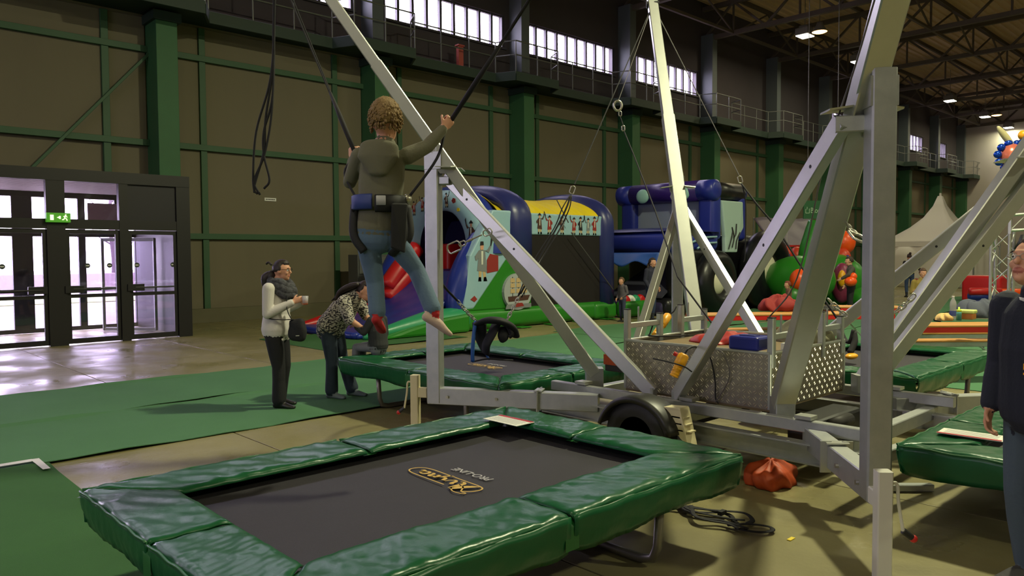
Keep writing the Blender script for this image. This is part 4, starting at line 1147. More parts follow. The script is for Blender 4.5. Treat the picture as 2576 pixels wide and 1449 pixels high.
# white puckered edging on the slide mat
ed_ = MB()
for i in range(60):
    x = 8.5 + i * .03; ed_.beam((x, 13.36 + .02 * math.sin(i * 2.1), .2 + .11 * max(0, (x - 9.2)) ** 1.5), (x + .03, 13.44 + .05 * math.sin(i * 3.7), .21 + .11 * max(0, (x - 9.2)) ** 1.5), .012, .012)
ed_.build('lacing', WHITE, pi, kind='stuff')

# tractor
tr = thing('tractor_inflatable', 'blue inflatable tractor with big black puffy wheels', 'inflatable', (20, 13.7, 0))
TY0, TY1 = 11.95, 15.3
TB = M('tractor blue vinyl', (40, 52, 150), .34, var=(1.5, .8, (34, 44, 128)), bump=(5, .25)); TBK = M('black inflatable vinyl', (20, 20, 24), .35, bump=(5, .25)); TP = M('purple vinyl', (52, 30, 110), .34)
rbox('base', 17.32, 23.2, TY0 + .1, TY1, 0.01, .5, TBK, tr, .18)
rbox('apron', 17.28, 17.8, TY0 + .25, TY1 - .1, .02, .42, M('dark violet vinyl', (50, 44, 78), .35), tr, .15)
def hood(u, v):
    x = 17.3 + 2.4 * u; y = TY0 - .1 + (TY1 - TY0 + .2) * v
    return (x, y, 2.34 + .14 * math.sin(math.pi * u) ** .5 * math.sin(math.pi * v) ** .4)
rbox('bonnet', 17.3, 19.8, TY0, TY1 + .2, 1.72, 2.38, TB, tr, .28)
MB().grid(hood, 16, 12).build('bonnet_top', PBD, tr, smooth=True)
rbox('cheek', 17.6, 19.0, TY0 - .02, TY0 + .5, .4, 1.9, TBK, tr, .2); rbox('cheek', 17.4, 18.4, TY1 - .4, TY1 + .2, .4, 1.9, TB, tr, .2)
MB().sheet(lambda u, v: (17.22 - .3 * math.sin(math.pi * u) * v, TY0 + .35 + 2.9 * u, 1.76 - .32 * v * (1 + .25 * math.sin(u * 21))), 30, 6, (.01, 0, 0)).build('awning', M('blue tarpaulin', (52, 90, 170), .45), tr, smooth=True)
MB().prism([(17.35, 14.2, .5), (17.35, 12.3, .5), (19.2, 12.3, 1.6), (19.2, 13.6, 1.6)], (0, 0, .05)).build('ramp', M('dark grey vinyl', (60, 60, 74), .5), tr)
rbox('rear_body', 19.6, 22.9, TY0 + .25, TY1, .4, 2.3, TBK, tr, .25)
for ya in (TY0 + .3, TY1 - .2):
    rbox('cab_pillar', 19.4, 19.9, ya - .28, ya + .28, 2.1, 3.5, TB, tr, .15)
    rbox('cab_pillar', 20.95, 21.35, ya - .25, ya + .25, 2.1, 3.5, TB, tr, .15)
    MB().tube([(19.65, ya, 3.55), (21.2, ya, 3.55)], .3, n=16).build('roof_side_tube', TBK, tr, smooth=True); MB().ell((21.2, ya, 3.55), .3).build('roof_side_end', PBD, tr, smooth=True)
L_ = [(19.5, TY0 + .02, 3.56), (19.5, TY0 + .4, 3.57)]
MB().tube([(19.5, TY0 - .06, 3.56), (19.5, TY0, 3.56), (19.5, TY0 + .5, 3.57)], [.2, .31, .31], n=18).build('roof_front_tube', TB, tr, smooth=True)
MB().tube([(19.5, TY0 + .5, 3.57), (19.5, TY1 - .4, 3.58)], .31, n=18).build('roof_front_tube', TP, tr, smooth=True)
MB().tube([(19.5, TY1 - .4, 3.58), (19.5, TY1 + .1, 3.57), (19.5, TY1 + .17, 3.56)], [.31, .31, .2], n=18).build('roof_front_tube', TB, tr, smooth=True)
for ya in (TY0 + .95, TY1 - .95):
    MB().ell((19.22, ya, 3.5), .09, .24, .22).build('roof_light', M('pale green vinyl', (150, 196, 186), .4), tr, smooth=True)
MB().box(19.62, 19.66, TY0 + .55, TY1 - .45, 2.3, 3.3).build('windscreen', M('pale printed windscreen', (150, 160, 190), .3, trans=.25), tr)
sw = MB().prism([(19.8, TY0 - .02, 3.28), (21.0, TY0 - .02, 3.28), (21.05, TY0 - .02, 2.5), (20.7, TY0 - .06, 2.2), (20.55, TY0 - .1, 1.75), (19.9, TY0 - .1, 1.75), (19.95, TY0 - .06, 2.2)], (0, .15, 0)).build('side_panel', M('pale grey green vinyl', (166, 190, 186), .4), tr, bevel=.04)
for a_, b_, c_ in (((20.0, 1.85), (20.2, 2.15), (20.35, 2.4)), ((20.2, 1.9), (20.35, 2.2), (20.3, 2.5)), ((20.4, 1.85), (20.5, 2.1), (20.75, 2.35)), ((20.3, 2.2), (20.45, 2.3), (20.55, 2.6))):
    MB().tube(bez([(a_[0], TY0 - .13, a_[1]), (b_[0], TY0 - .1, b_[1]), (c_[0], TY0 - .06, c_[1])], 5), .018, n=5).build('print_stroke', INK['dark'], sw)
for i, z in enumerate((2.15, 1.98)):
    MB().tube(bez([(18.2 + .3 * i, TY0 - .03, z - .12), (18.8, TY0 - .06, z + .02), (19.5, TY0 - .03, z + .06)], 6), .03, n=6).build('print_swoosh', PLB, tr)
for (x, r, rt, z, yw) in ((19.15, .62, .3, .91, TY0 - .2), (21.95, .84, .38, 1.2, TY0 - .25)):
    pts = [(x + r * math.cos(a), yw, z + r * math.sin(a)) for a in [i * 2 * math.pi / 32 for i in range(32)]]
    w = MB().tube(pts, rt, n=16, closed=True, up=(0, 1, 0)).build('wheel', TBK, tr, smooth=True)
    MB().ell((x, yw - .02, z), r - rt + .07, .2, r - rt + .07, nu=24).build('hub', M('cream vinyl', (214, 208, 186), .45), w, smooth=True)
    for i in range(28):
        a = 2 * math.pi * i / 28
        d = Vector((math.cos(a), 0, math.sin(a))); c = Vector((x, yw, z)) + d * (r + rt * .72)
        MB().tube([c + Vector((0, -.2, 0)) - d * .03, c + d * .05, c + Vector((0, .2, 0)) - d * .03], .022, n=5).build('tread_seam', TBK, w, smooth=True)
gb = thing('inflatable_wall', 'low green and striped inflatable wall in front of the tractor', 'inflatable', (16.6, 12.4, 0))
rbox('wall', 16.15, 17.2, 12.6, 13.0, .01, .45, PG, gb, .12)
for i, m in enumerate((PR, WHITE, PT, PR)):
    MB().tube(bez([(16.25 + .22 * i, 12.8, .42), (16.36 + .22 * i, 12.8, .5), (16.48 + .22 * i, 12.8, .42)], 6), .11, n=12).build('stripe', m, gb, smooth=True)
# caterpillar inflatable and dark canopy tent behind it
ct = thing('caterpillar_inflatable', 'green inflatable caterpillar with orange round feet', 'inflatable', (24, 8.8, 0))
CGM = M('bright green vinyl', (42, 122, 34), .35, bump=(5, .2)); COR = M('bright orange vinyl', (236, 84, 22), .35)
def pe(px, py, d): return PD(px, py, d)
c0 = pe(2010, 705, 23); MB().ell((c0.x, c0.y, .9), .75, 1.1, .75).build('body_segment', CGM, ct, smooth=True)
c0 = pe(2095, 690, 24); MB().ell((c0.x, c0.y, .85), .8, 1.0, .85).build('body_segment', CGM, ct, smooth=True)
for q, d, r in (((2012, 705), 22.0, .29), ((2125, 610), 24.5, .33)):
    c = pe(*q, d); MB().ell(c, r, r, r * 1.15).build('ball', COR, ct, smooth=True)
c = pe(1998, 740, 22.2); MB().ell((c.x, c.y, .45), .4, .4, .38).build('foot', CGM, ct, smooth=True)
c = pe(2172, 742, 23); MB().ell((c.x, c.y, .35), .4, .4, .33).build('foot', CGM, ct, smooth=True)
a_ = pe(2032, 640, 23.5); b_ = pe(2056, 560, 23.5); MB().tube(bez([(a_.x, a_.y, .8), a_, (a_ + b_) / 2 + Vector((0, 0, .05)), b_], 6), .28, n=14).build('neck', CGM, ct, smooth=True)
for q, d, r in (((1972, 645), 26, .28), ((2005, 645), 26, .26), ((2120, 650), 24.3, .25)):
    c = pe(*q, d); e = MB().ell(c, r, r, r * 1.3).build('head_ball', M('dull orange vinyl', (196, 62, 34), .4), ct, smooth=True)
    MB().ell(c - fwd * r * .9 + cr * .05, .08, .08, .1).build('eye_spot', PB, e, smooth=True)
c = pe(2118, 705, 23.2); MB().ell((c.x, c.y, .8), .3, .3, .62).build('painted_figure', M('plum vinyl', (124, 40, 74), .4), ct, smooth=True)
c = pe(2118, 700, 22.8); MB().ell((c.x, c.y, .95), .12, .12, .25).build('yellow_patch', YELLOW, ct, smooth=True)
kt = thing('market_tent', 'low dark purple tent roof with red trim behind the caterpillar', 'tent', (30, 10.5, 0))
A_ = [pe(1955, 620, 29), pe(2110, 622, 30.5)]
pa, pb = A_; back = Vector((2.2, 2.2, 1.25)); pa0, pb0 = Vector((pa.x, pa.y, 2.0)), Vector((pb.x, pb.y, 2.0))
MB().sheet(lambda u, v: pa0.lerp(pb0, u) + back * v + Vector((0, 0, -.1 * math.sin(math.pi * v) + .03 * math.sin(u * 17 + v * 5))), 20, 10, (0, 0, .03)).build('roof', M('purple tarpaulin', (96, 84, 104), .5, bump=(4, .3)), kt, smooth=True)
MB().beam(pa0, pb0, .05, .07).build('trim', REDMETAL, kt)
for u in (0, .5, 1):
    q = pa0.lerp(pb0, u); MB().cyl((q.x, q.y, 0), (q.x, q.y, 2.0), .03).build('leg', GALV, kt); q = q + back
    MB().cyl((q.x, q.y, 0), (q.x, q.y, 3.25), .03).build('leg', GALV, kt)
q = pe(1980, 566, 28.8); pkb = thing('pink_balloon', 'small pink balloon tied to the dark tent', 'balloon', q)
MB().ell(q, .14).build('skin', M('pink balloon', (226, 80, 140), .3), pkb, smooth=True); MB().cyl((q.x, q.y, q.z - .13), (q.x, q.y, 2.0), .008, n=5).build('string', WHITE, pkb)
# white pagoda tent
pc_ = pe(2362, 700, 39.0); tx_, ty_ = pc_.x, pc_.y; hs = 2.15
wt = thing('pagoda_tent', 'white pagoda tent with a tall pointed roof', 'tent', (tx_, ty_, 0))
TW = M('white tent fabric', (214, 206, 202), .55, bump=(1.5, .2))
rs = []
for z, w in ((2.2, hs), (2.35, hs * .93), (2.6, hs * .74), (3.0, hs * .5), (3.5, hs * .28), (4.1, hs * .12), (4.6, hs * .045)):
    r_ = []
    for (ax, ay) in ((-1, -1), (1, -1), (1, 1), (-1, 1)):
        nx = {(-1, -1): (1, -1), (1, -1): (1, 1), (1, 1): (-1, 1), (-1, 1): (-1, -1)}[(ax, ay)]
        for k_ in range(6):
            f = k_ / 6; sag = 1 - .06 * math.sin(math.pi * f)
            r_.append((tx_ + w * sag * (ax + (nx[0] - ax) * f), ty_ + w * sag * (ay + (nx[1] - ay) * f), z))
    rs.append(r_)
MB().rings(rs).build('roof', TW, wt, smooth=True)
MB().cyl((tx_, ty_, 4.5), (tx_, ty_, 4.75), .06, .05).build('finial', TW, wt)
for a, b in (((-1, -1), (1, -1)), ((-1, -1), (-1, 1)), ((1, -1), (1, 1)), ((-1, 1), (1, 1))):
    p0 = Vector((tx_ + a[0] * hs, ty_ + a[1] * hs, 0)); p1 = Vector((tx_ + b[0] * hs, ty_ + b[1] * hs, 0)); nn = Vector((p1.y - p0.y, p0.x - p1.x, 0)).normalized()
    MB().sheet(lambda u, v: p0.lerp(p1, u) + Vector((0, 0, .02 + 2.0 * v)) + nn * .03 * math.sin(u * 24), 40, 4, nn * .01).build('side_wall', TW, wt, smooth=True)
    MB().beam(p0 + Vector((0, 0, 2.12)), p1 + Vector((0, 0, 2.12)), .03, .2).build('valance', TW, wt)
    MB().cyl(p0, p0 + Vector((0, 0, 2.15)), .035).build('pole', GALV, wt)
# hanging green sign
s0 = pe(2022, 505, 27); s1 = pe(2076, 550, 27)
sgn = thing('hanging_sign', 'green hanging sign reading Block B', 'sign', (s0.x, s0.y, s1.z))
W_ = (s1 - s0).dot(rgt) + .55; H_ = s0.z - s1.z; sd = Vector((0, -1, 0)); sb = Vector((s0.x, s0.y, s1.z))
sd = rgt
MB().prism([sb, sb + sd * W_, sb + sd * W_ + Vector((0, 0, H_)), sb + Vector((0, 0, H_))], Vector((fwd.x, fwd.y, 0)) * .06).build('board', M('sign green', (32, 96, 56), .5), sgn)
tc_ = sb + sd * (.62) + Vector((0, 0, H_ * .45)) - Vector((fwd.x, fwd.y, 0)) * .006
yaw = math.atan2(sd.y, sd.x)
text_mesh('lettering', 'Block B', .27, M('sign lettering', (176, 206, 176), .5), sgn, tc_ - sd * .08, (R(90), 0, yaw), extrude=.003, sx=.72)
ar = sb - Vector((fwd.x, fwd.y, 0)) * .004
MB().tube([ar + sd * .07 + Vector((0, 0, .2)), ar + sd * .07 + Vector((0, 0, .34)), ar + sd * .12 + Vector((0, 0, .34)), ar + sd * .12 + Vector((0, 0, .42))], .012, n=5).tube([ar + sd * .2 + Vector((0, 0, .2)), ar + sd * .2 + Vector((0, 0, .36))], .012, n=5).tube([ar + sd * .07 + Vector((0, 0, .2)), ar + sd * .2 + Vector((0, 0, .2))], .012, n=5).build('arrow_symbol', MATS['sign lettering'], sgn)
for u in (.1, .9):
    q = sb + sd * (W_ * u) + Vector((0, 0, H_)); MB().cyl(q, (q.x, q.y, 11.7), .012, n=6).build('hanger', GREYROPE, sgn)
# grey cabinets against the wall behind the stooping woman
p = PY(910, 700, 18.95)
cb = thing('grey_cabinet', 'grey metal cabinet against the beige wall beside the slide', 'cabinet', (p.x, 18.8, 0))
MB().box(p.x - .35, p.x + .75, 18.6, 19.1, 0.01, 1.75).build('body', M('grey cabinet paint', (92, 94, 92), .5), cb, bevel=.01)
for i in range(3):
    dd = MB().box(p.x - .3, p.x + .7, 18.57, 18.6, .12 + i * .54, .6 + i * .54).build('drawer_front', M('grey cabinet front', (104, 106, 102), .45), cb, bevel=.006)
    MB().box(p.x - .1, p.x + .1, 18.55, 18.57, .5 + i * .54, .53 + i * .54).build('handle', WHITE, dd)
# ------------------------------------------------------------------ people
class Body:
    def __init__(s): s.mb = MB(); s.tags = []
    def _add(s, rings, mat, caps=True):
        a = len(s.mb.v); s.mb.rings(rings, caps=caps); s.tags += [mat] * (len(s.mb.v) - a)
    def tube(s, pts, mat, lat=(1, 0, 0), n=16, sub=4):
        """pts: (position, ra, rb) with ra along lat"""
        P = [vec(p[0]) for p in pts]; A = [p[1] for p in pts]; B = [p[2] if len(p) > 2 else p[1] for p in pts]
        Q = []; ra = []; rb = []
        C = bez(P, sub) if len(P) > 2 else [P[0].lerp(P[1], i / sub) for i in range(sub + 1)]
        for i, c in enumerate(C):
            u = i / sub; k = min(int(u), len(P) - 2); f = u - k
            ra.append(A[k] + (A[k + 1] - A[k]) * f); rb.append(B[k] + (B[k + 1] - B[k]) * f)
        rings = []; k = len(C)
        def ring(c, t, a_, b_):
            L = vec(lat); a = L - t * L.dot(t)
            if a.length < .05: a = Vector((0, 1, 0)) - t * t.y
            a.normalize(); b = t.cross(a)
            return [c + a * (a_ * math.cos(x)) + b * (b_ * math.sin(x)) for x in [2 * math.pi * j / n for j in range(n)]]
        T = [(C[min(i + 1, k - 1)] - C[max(i - 1, 0)]).normalized() for i in range(k)]
        r0 = min(ra[0], rb[0])
        for f in (.95, .7, .35): rings.append(ring(C[0] - T[0] * r0 * f, T[0], ra[0] * math.sqrt(1 - f * f), rb[0] * math.sqrt(1 - f * f)))
        for i in range(k): rings.append(ring(C[i], T[i], ra[i], rb[i]))
        r1 = min(ra[-1], rb[-1])
        for f in (.35, .7, .95): rings.append(ring(C[-1] + T[-1] * r1 * f, T[-1], ra[-1] * math.sqrt(1 - f * f), rb[-1] * math.sqrt(1 - f * f)))
        s._add(rings, mat)
    def ell(s, c, ax, r, mat, n=18):
        """ax: three axis vectors, r: three radii"""
        a = len(s.mb.v); m = Matrix((ax[0], ax[1], ax[2])).transposed()
        s.mb.ell(c, r[0], r[1], r[2], nu=n, nv=n * 2 // 3, rot=m); s.tags += [mat] * (len(s.mb.v) - a)
    def finish(s, name, mats, voxel, parent, smooth=3):
        order = list(dict.fromkeys(s.tags))
        me = bpy.data.meshes.new('src'); me.from_pydata(s.mb.v, [], s.mb.f); me.update()
        o = bpy.data.objects.new('src', me); COL.objects.link(o)
        r = o.modifiers.new('r', 'REMESH'); r.mode = 'VOXEL'; r.voxel_size = voxel
        m = o.modifiers.new('s', 'SMOOTH'); m.factor = .5; m.iterations = smooth
        res = bpy.data.meshes.new_from_object(o.evaluated_get(bpy.context.evaluated_depsgraph_get()))
        bpy.data.objects.remove(o)
        bv = bvhtree.BVHTree.FromPolygons([v.co.copy() for v in res.vertices], [tuple(p.vertices) for p in res.polygons])
        keep = [i for i, v in enumerate(s.mb.v) if (bv.find_nearest(v)[3] or 0) < voxel * 1.2 + .003]   # only what lies on the outside
        kd = kdtree.KDTree(len(keep))
        for i in keep: kd.insert(s.mb.v[i], i)
        kd.balance()
        vid = [order.index(s.tags[kd.find(v.co)[1]]) for v in res.vertices]
        if len(order) > 1:     # let neighbours vote so the borders between cloth and skin are clean
            E_ = np.empty(len(res.edges) * 2, dtype=np.int32); res.edges.foreach_get('vertices', E_); E_ = E_.reshape(-1, 2); vid = np.array(vid)
            for _ in range(6):
                cnt = np.zeros((len(vid), len(order))); cnt[np.arange(len(vid)), vid] = 1.1
                np.add.at(cnt, E_[:, 0], np.eye(len(order))[vid[E_[:, 1]]]); np.add.at(cnt, E_[:, 1], np.eye(len(order))[vid[E_[:, 0]]])
                vid = cnt.argmax(1)
            vid = vid.tolist()
        res.materials.clear()
        for k in order: res.materials.append(mats[k])
        res.polygons.foreach_set('material_index', [sorted(vid[i] for i in p.vertices)[len(p.vertices) // 2] for p in res.polygons])
        res.polygons.foreach_set('use_smooth', [True] * len(res.polygons))
        org = ORG[parent.name]
        res.transform(Matrix.Translation(-org))
        res.name = name; b = bpy.data.objects.new(name, res); COL.objects.link(b); b.parent = parent; ORG[b.name] = org
        return b
def hand(B, wrist, d, pn, curl, side, sc_, mat):
    """palm + five fingers; d pointing direction, pn palm normal (towards which fingers curl), side = thumb side vector"""
    d = vec(d).normalized(); pn = vec(pn); pn = (pn - d * pn.dot(d)).normalized(); lt = vec(side); lt = (lt - d * lt.dot(d) - pn * lt.dot(pn)).normalized(); w = vec(wrist)
    B.tube([(w, .024 * sc_, .017 * sc_), (w + d * .04 * sc_, .037 * sc_, .016 * sc_), (w + d * .085 * sc_, .038 * sc_, .013 * sc_)], mat, lat=lt, n=12)
    for i, (o, L) in enumerate(((.030, .072), (.010, .082), (-.010, .076), (-.029, .06))):
        p = w + d * .085 * sc_ + lt * o * sc_; L *= sc_; pts = [p - d * .012]; a = 0; q = p
        for k, f in enumerate((.42, .32, .26)):
            a += curl * (.9, 1.1, .8)[k]; dd = d * math.cos(a) + pn * math.sin(a); q = q + dd * L * f; pts.append(q)
        B.tube([(x, .0088 * sc_ * (1 - .07 * j)) for j, x in enumerate(pts)], mat, lat=lt, n=8, sub=3)
    b0 = w + d * .025 * sc_ + lt * .026 * sc_; t1 = b0 + (d * .6 + lt * .7 + pn * .25).normalized() * .04 * sc_; t2 = t1 + (d * .8 + lt * .15 + pn * (.3 + curl * .5)).normalized() * .03 * sc_
    B.tube([(b0, .013 * sc_), (t1, .0105 * sc_), (t2, .009 * sc_)], mat, lat=lt, n=8, sub=3)
def make_head(B, hc, f, u, s_, lip='lip'):
    f = vec(f).normalized(); u = vec(u); u = (u - f * u.dot(f)).normalized(); r = f.cross(u); hc = vec(hc); ax = (r, f, u)
    B.ell(hc + u * .015 * s_, ax, (.076 * s_, .096 * s_, .1 * s_), 'skin')
    B.ell(hc + f * .028 * s_ - u * .055 * s_, ax, (.056 * s_, .062 * s_, .062 * s_), 'skin')
    B.ell(hc + f * .068 * s_ - u * .092 * s_, ax, (.024 * s_, .02 * s_, .018 * s_), 'skin')
    B.tube([(hc + f * .088 * s_ + u * .018 * s_, .009 * s_), (hc + f * .106 * s_ - u * .02 * s_, .0135 * s_)], 'skin', lat=r, n=10)
    B.ell(hc + f * .088 * s_ + u * .032 * s_, ax, (.045 * s_, .012 * s_, .009 * s_), 'skin')
    for k in (-1, 1):
        B.ell(hc + r * .077 * s_ * k - f * .004 * s_ - u * .008 * s_, ax, (.011 * s_, .02 * s_, .03 * s_), 'skin', n=12)
        B.ell(hc + f * .07 * s_ + r * .035 * s_ * k - u * .025 * s_, ax, (.024 * s_, .02 * s_, .022 * s_), 'skin', n=12)
    B.ell(hc + f * .088 * s_ - u * .057 * s_, ax, (.024 * s_, .01 * s_, .008 * s_), lip, n=12)
    return ax
def eyes(parent, hc, ax, s_):
    r, f, u = ax; hc = vec(hc)
    for k in (-1, 1):
        c = hc + f * .081 * s_ + r * .033 * s_ * k + u * .008 * s_
        e = MB().ell(c, .0125 * s_, nu=12, nv=8).build('eye', WHITE, parent, smooth=True)
        MB().ell(c + f * .008 * s_, .0065 * s_, nu=10, nv=6).build('iris', M('dark iris', (46, 34, 28), .3), e, smooth=True)
        MB().tube(bez([c + u * .02 * s_ - r * .02 * s_ + f * .005 * s_, c + u * .027 * s_ + f * .012 * s_, c + u * .02 * s_ + r * .02 * s_ + f * .005 * s_], 4), .0035 * s_, n=6).build('eyebrow', M('dark brow', (52, 38, 30), .8), parent, smooth=True)
def hair_cap(mb, hc, ax, s_, line=.42, thick=1.09, low=-.55, seed=0, side=.25):
    r, f, u = ax
    def ss(x): x = max(0.0, min(1.0, x)); return x * x * (3 - 2 * x)
    def fn(d):   # d in local (r, f, u)
        n = .02 * math.sin(d.x * 23 + seed) * math.sin(d.z * 19 + d.y * 17) + .014 * math.sin(d.x * 47 + d.y * 39 + seed) + .01 * math.sin(d.z * 61 + d.x * 57 + seed)
        edge = .05 * math.sin(d.x * 31 + seed) + .03 * math.sin(d.x * 67)
        t1 = ss((d.z - low + edge) / .28)
        t2 = max(ss((side - d.y + edge * .5) / .22), ss((d.z - line + edge) / .2))
        t = t1 * t2
        return .88 + (thick + n - .88) * t
    mb.ell(vec(hc) + u * .016 * s_, .078 * s_, .1 * s_, .104 * s_, nu=48, nv=32, rot=Matrix((r, f, u)).transposed(), fn=fn)
    return mb
def tufts(mb, hc, ax, s_, n, L_, seed, thick=1.1, low=-.5, line=.42, side=.25, down=.8):
    r, f, u = ax; rnd = random.Random(seed); k = 0
    while k < n:
        d = Vector((rnd.gauss(0, 1), rnd.gauss(0, 1), rnd.gauss(0, 1))).normalized()
        if d.z < low or (d.y > side and d.z < line): continue
        k += 1
        w = lambda q: vec(hc) + u * .016 * s_ + r * q.x + f * q.y + u * q.z
        b = Vector((d.x * .078, d.y * .1, d.z * .104)) * s_ * thick * .97
        t = (d * .5 + Vector((rnd.uniform(-.4, .4), rnd.uniform(-.4, .4), -down))).normalized() * L_ * rnd.uniform(.6, 1.3)
        mb.tube([w(b), w(b + t * .6 + d * .006), w(b + t)], [.006 * s_, .005 * s_, .001], n=5)
class Pose:
    """local frame: x to the person's right, y forward, z up"""
    def __init__(s, o, face):
        s.o = vec(o); s.y = Vector((face[0], face[1], 0)).normalized(); s.x = Vector((s.y.y, -s.y.x, 0))
    def __call__(s, x, y, z): return s.o + s.x * x + s.y * y + Vector((0, 0, z))
    def d(s, x, y, z): return s.x * x + s.y * y + Vector((0, 0, z))
def foot(B, P, an, to, s_, mat, h=1.0):
    """an: ankle point, to: toe direction (world)"""
    an = vec(an); to = vec(to).normalized(); lat = to.cross(Vector((0, 0, 1)))
    if lat.length < .1: lat = Vector((1, 0, 0))
    dn = lat.cross(to).normalized()
    if dn.z > 0: dn = -dn
    heel = an - to * .045 * s_ + dn * .05 * s_
    B.tube([(heel, .033 * s_, .034 * s_), (an + to * .05 * s_ + dn * .045 * s_, .04 * s_, .038 * s_), (an + to * .13 * s_ + dn * .06 * s_, .043 * s_, .026 * s_), (an + to * .18 * s_ + dn * .065 * s_, .034 * s_, .018 * s_)], mat, lat=lat, n=14)
def standard(B, P, J, s_, m, sleeve=1.0, loose=1.0, torso=None):
    """torso, arms and legs from joints J in local coordinates; m: material keys"""
    g = lambda k: P(*J[k])
    lat = P.x
    tl = torso or [(.165, .115), (.14, .1), (.155, .112), (.165, .1), (.075, .065)]
    hp, ch, nk = g('hip'), g('chest'), g('neck')
    up_ = (ch - hp)
    pts = [hp - up_.normalized() * .06 * s_, hp + up_ * .3, hp + up_ * .75, ch + (nk - ch) * .45, nk]
    # lower torso in trouser material, the rest in top material
    B.tube([(hp - up_.normalized() * .07 * s_, .15 * s_ * loose, .11 * s_ * loose), (hp - up_ * .02, .152 * s_ * loose, .104 * s_ * loose)], m['bottom'], lat=lat, n=20)
    B.tube([(p, a * s_ * loose, b * s_ * loose) for p, (a, b) in zip([hp + up_ * .0] + pts[1:], tl)], m['top'], lat=lat, n=20)
    B.tube([(nk - (nk - ch).normalized() * .03 * s_, .058 * s_), (g('head') - (g('head') - nk) * .35, .05 * s_)], 'skin', lat=lat, n=14)
    for k in ('l', 'r'):
        sh, el, wr = g('sh' + k), g('el' + k), g('wr' + k)
        ua = .052 * s_ * sleeve; fa = .043 * s_ * sleeve
        B.tube([(sh, ua * 1.12), (sh.lerp(el, .5), ua), (el, fa * 1.05)], m['top'], lat=lat)
        if m.get('forearm', m['top']) == m['top']: B.tube([(el, fa * 1.05), (el.lerp(wr, .4), fa * 1.02), (el.lerp(wr, .93), fa * .82)], m['top'], lat=lat)
        B.tube([(el, .037 * s_), (el.lerp(wr, .35), .038 * s_), (wr, .025 * s_)], m.get('forearm', 'skin') if m.get('forearm') != m['top'] else 'skin', lat=lat)
        h_, kn, an = g('hip' + k), g('kn' + k), g('an' + k)
        th = .088 * s_ * m.get('leg', 1.0); cf = .06 * s_ * m.get('leg', 1.0)
        B.tube([(h_, th), (h_.lerp(kn, .5), th * .88), (kn, cf * 1.05)], m['bottom'], lat=lat)
        e = m.get('hem', .96)
        B.tube([(kn, cf * 1.05), (kn.lerp(an, .4), cf * 1.02), (kn.lerp(an, e), m.get('hem_r', cf * .78))], m['bottom'], lat=lat)
        B.tube([(kn.lerp(an, .7), .036 * s_), (an, .036 * s_)], m['shoe'], lat=lat)
MB_LIP = M('lip', (176, 104, 92), .5)
def dd(c): return M('cloth %d %d %d' % c, c, .85, bump=(60, .15))
FW = Vector((math.cos(AZ), math.sin(AZ)))     # away from the camera
RT = Vector((math.sin(AZ), -math.cos(AZ)))    # to the right of the picture

# the bouncing boy, seen from behind
kd_o = PD(985, 820, 4.4); Z0 = kd_o.z - .02
P = Pose((kd_o.x, kd_o.y, Z0), FW)
boy = thing('person', 'boy in grey-green jacket and jeans bouncing in a harness above the trampoline', 'person', (kd_o.x, kd_o.y, Z0))
J = dict(hip=(-.07, 0, .58), chest=(-.045, .02, .93), neck=(-.03, .02, 1.06), head=(-.025, .03, 1.2),
         shl=(-.175, .02, 1.0), ell=(-.25, .1, .86), wrl=(-.245, .17, 1.0), shr=(.10, .02, 1.0), elr=(.21, .07, 1.06), wrr=(.30, .12, 1.17),
         hipl=(-.135, 0, .54), knl=(-.095, .02, .27), anl=(-.075, -.03, .08), hipr=(.0, 0, .54), knr=(.14, .06, .34), anr=(.255, -.04, .09))
s_ = .80
B = Body()
standard(B, P, J, s_, dict(top='top', bottom='jeans', shoe='sock', forearm='top', leg=1.02, hem=.86, hem_r=.05), sleeve=1.1, torso=[(.165, .12), (.15, .115), (.165, .125), (.16, .11), (.085, .075)])
ax = make_head(B, P(*J['head']), (FW.x, FW.y, -.05), (0, 0, 1), 1.04)
hand(B, P(*J['wrl']), P.d(-.05, .25, 1), P.d(.3, .6, -.2), 1.15, P.d(1, 0, 0), .85, 'skin')
hand(B, P(*J['wrr']), P.d(.6, .25, .75), P.d(-.4, .7, .2), 1.15, P.d(-.6, 0, .8), .85, 'skin')
foot(B, P, P(*J['anl']), P.d(.1, .9, -.45), .72, 'sock'); foot(B, P, P(*J['anr']), P.d(.8, .3, -.55), .78, 'shoe')
B.tube([(P(-.045, -.06, 1.045), .11, .04), (P(-.05, -.075, .98), .12, .045), (P(-.05, -.085, .9), .06, .03)], 'top', lat=P.x)   # hood lying on the back
B.finish('body', dict(skin=SKIN, lip=MB_LIP, top=dd((104, 102, 84)), jeans=dd((86, 108, 132)), sock=dd((168, 30, 36)), shoe=dd((196, 170, 160))), .006, boy)
hb = MB(); hair_cap(hb, P(*J['head']), ax, 1.06, seed=2, thick=1.13, low=-.55)
tufts(hb, P(*J['head']), ax, 1.06, 420, .02, 4, thick=1.1, low=-.6, down=1.2)
hb.build('hair', M('sandy hair', (150, 122, 78), .8, var=(30, .9, (104, 80, 50)), bump=(60, .6)), boy, smooth=True)
eyes(boy, P(*J['head']), ax, 1.04)
